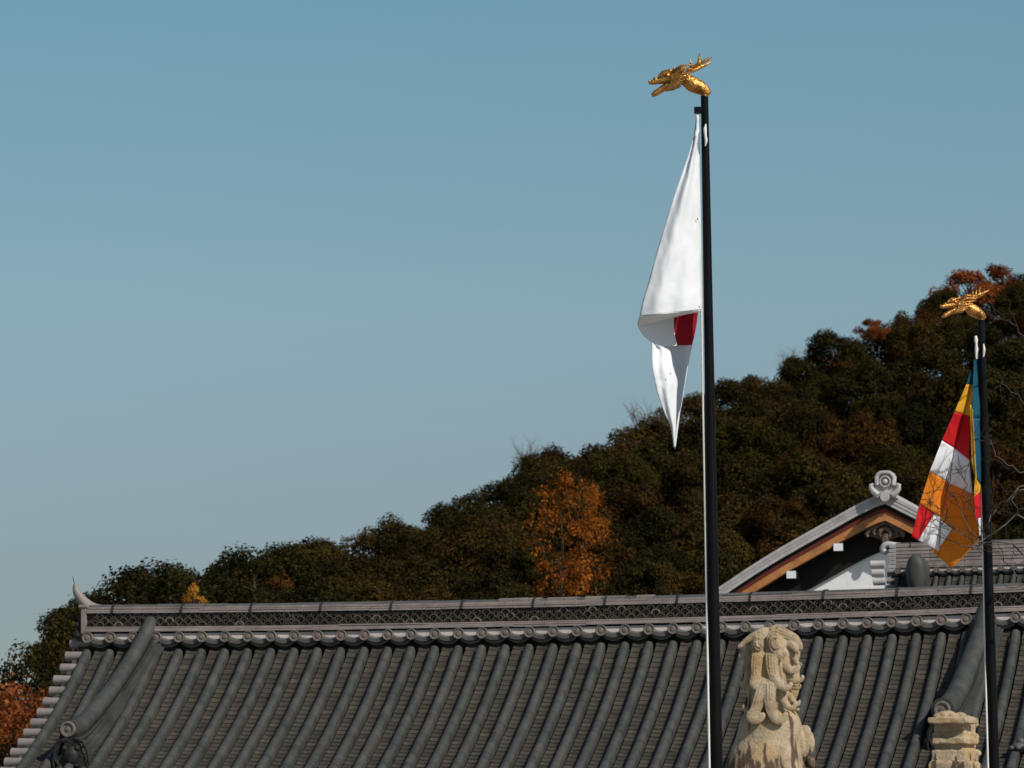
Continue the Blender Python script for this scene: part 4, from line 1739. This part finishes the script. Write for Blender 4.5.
bare_tree(643, 401, 252, 2.6, 1, "bare twiggy tree on the skyline beside the tip of the white flag")
bare_tree(798, 347, 300, 2.6, 2, "bare grey twiggy tree on the skyline right of the nearer flagpole")
bare_tree(531, 443, 222, 2.2, 3, "bare thin tree on the skyline above the orange maple")

# bare tree at the right edge, branches in front of the striped flag
YB = 41.6
rb = random.Random(9)
tb = P(1085, 700, YB)
bt = thing("bare_tree", (tb.x, YB, 0), "leafless pale tree whose branches reach in from the right edge before the striped flag", "tree")
mb = MB()
mb.tube([Vn((tb.x, YB, 0)), P(1082, 760, YB), P(1078, 640, YB), P(1070, 540, YB), P(1062, 440, YB), P(1056, 350, YB + .2), P(1058, 290, YB + .1)], [.11, .09, .075, .06, .04, .02, .006], 10)
trk = mb.build("trunk", M['twig'], bt, smooth=50)
for (x, y, dx) in ((1066, 470, .9), (1062, 420, .6), (1058, 370, .9), (1057, 330, .3), (1068, 520, 1.0)):   # limbs on the side away from the picture
    mb = MB()
    branch(mb, rb, P(x, y, YB + .1), Vn((dx, .3, .8)).normalized(), 1.0, .022, 2, .5, .05)
    mb.build("branch", M['twig'], bt, smooth=50)
def twig(mb, rnd, p, d, ln, r, sub=True):
    """thin dark twig with side shoots"""
    pts = [p]
    for i in range(4):
        d = (d + Vn((rnd.gauss(0, .22), rnd.gauss(0, .12), rnd.gauss(.03, .22)))).normalized()
        p = p + d * (ln / 4)
        pts.append(p)
    mb.tube(pts, [r, r * .9, r * .75, r * .6, r * .4], 5, 1)
    if sub:
        for i in (1, 2, 3):
            nd = (d + Vn((rnd.gauss(0, .7), rnd.gauss(0, .3), rnd.gauss(.1, .7)))).normalized()
            twig(mb, rnd, pts[i], nd, ln * rnd.uniform(.35, .6), r * .75, False)


e4 = YB / FPX
for (pts, r0, r1) in (
        ([(1072, 560), (1040, 500), (1024, 486), (1008, 500), (997, 506), (990, 522)], 2.4, .9),
        ([(1070, 520), (1030, 490), (1012, 498), (1016, 508), (1019, 516)], 1.8, .8),
        ([(1074, 600), (1040, 545), (1018, 515), (1000, 530), (985, 538), (968, 548), (950, 540), (936, 528)], 2.2, .5),
        ([(1074, 590), (1030, 560), (1008, 545), (992, 541), (978, 543), (962, 535), (950, 520), (938, 508), (926, 500)], 2.0, .4),
        ([(1060, 430), (1030, 470), (1010, 466), (996, 452), (990, 440)], 1.4, .5),
        ([(1076, 640), (1040, 590), (1015, 572), (1000, 558), (990, 545)], 1.6, .6),
        ([(1054, 350), (1030, 400), (1018, 395), (1000, 380)], 1.2, .4),
        ([(1050, 330), (1026, 335), (1010, 322), (994, 318)], 1.2, .4),
        ([(978, 543), (965, 520), (955, 500), (950, 488), (953, 470)], .8, .3),
        ([(962, 535), (948, 530), (935, 515), (930, 500), (935, 488)], .7, .3),
        ([(985, 538), (975, 515), (966, 500), (968, 485), (962, 470)], .8, .3)):
    pp = catmull([(x, y, rb.uniform(-.1, .1)) for x, y in pts], 14)
    path = [P(x + rb.gauss(0, 1.1), y + rb.gauss(0, 1.1), YB + d) for x, y, d in pp]
    mb = MB()
    n = len(path)
    mb.tube(path, [(r0 + (r1 - r0) * i / (n - 1)) * .52 * e4 for i in range(n)], 7)
    for i in range(3, n):
        for _ in range(1 if (i % 2 or pts[-1][0] < 970) else 0):
            d = (path[i] - path[i - 1]).normalized()
            nd = (d * .6 + Vn((rb.gauss(-.1, .6), rb.gauss(0, .25), rb.gauss(.15, .7)))).normalized()
            twig(mb, rb, path[i], nd, rb.uniform(.08, .22), .36 * e4)
    mb.build("branch", [M['twig'], M['twigk']], bt, smooth=50)

# ------------------------------------------------------------------ light
AZ, EL = R(45), R(40)        # sun behind the camera, to the right
Sdir = Vn((math.sin(AZ) * math.cos(EL), -math.cos(AZ) * math.cos(EL), math.sin(EL)))
sun_d = bpy.data.lights.new("sun", 'SUN')
sun_d.energy = 4.0
sun_d.angle = R(.5)
sun_d.color = (1.0, .945, .86)
sun = bpy.data.objects.new("sun", sun_d)
COL.objects.link(sun)
sun.location = (0, 0, 60)
sun.rotation_euler = (-Sdir).to_track_quat('-Z', 'Y').to_euler()

w = bpy.data.worlds.new("World")
scene.world = w
w.use_nodes = True
nt = w.node_tree
sky = nt.nodes.new("ShaderNodeTexSky")
sky.sky_type = 'NISHITA'
sky.sun_disc = False
sky.sun_elevation = EL
sky.sun_rotation = math.atan2(Sdir.x, Sdir.y)
sky.air_density = 1.0
sky.dust_density = 1.0
sky.ozone_density = 1.5
# the autumn air: greyer and dimmer low over the horizon, teal higher up
geo = nt.nodes.new("ShaderNodeTexCoord")
sep = nt.nodes.new("ShaderNodeSeparateXYZ")
nt.links.new(geo.outputs["Generated"], sep.inputs[0])
rp = ramp(nt, [(0.0, (.78, .81, .86)), (.070, (.75, .79, .84)), (.098, (.86, .90, .93)), (.126, (.94, 1.04, 1.0)), (.185, (.82, 1.10, 1.02)), (.5, (.95, 1.0, 1.0))])
nt.links.new(sep.outputs[2], rp.inputs[0])
mx = nt.nodes.new("ShaderNodeMix")
mx.data_type = 'RGBA'
mx.blend_type = 'MULTIPLY'
mx.inputs[0].default_value = 1.0
nt.links.new(sky.outputs[0], mx.inputs[6])
nt.links.new(rp.outputs[0], mx.inputs[7])
bg = nt.nodes["Background"]
nt.links.new(mx.outputs[2], bg.inputs[0])
bg.inputs[1].default_value = .075

scene.view_settings.view_transform = 'Standard'
scene.view_settings.look = 'None'
scene.view_settings.exposure = 0
scene.view_settings.gamma = 1
scene.cycles.max_bounces = 6
scene.cycles.transparent_max_bounces = 8
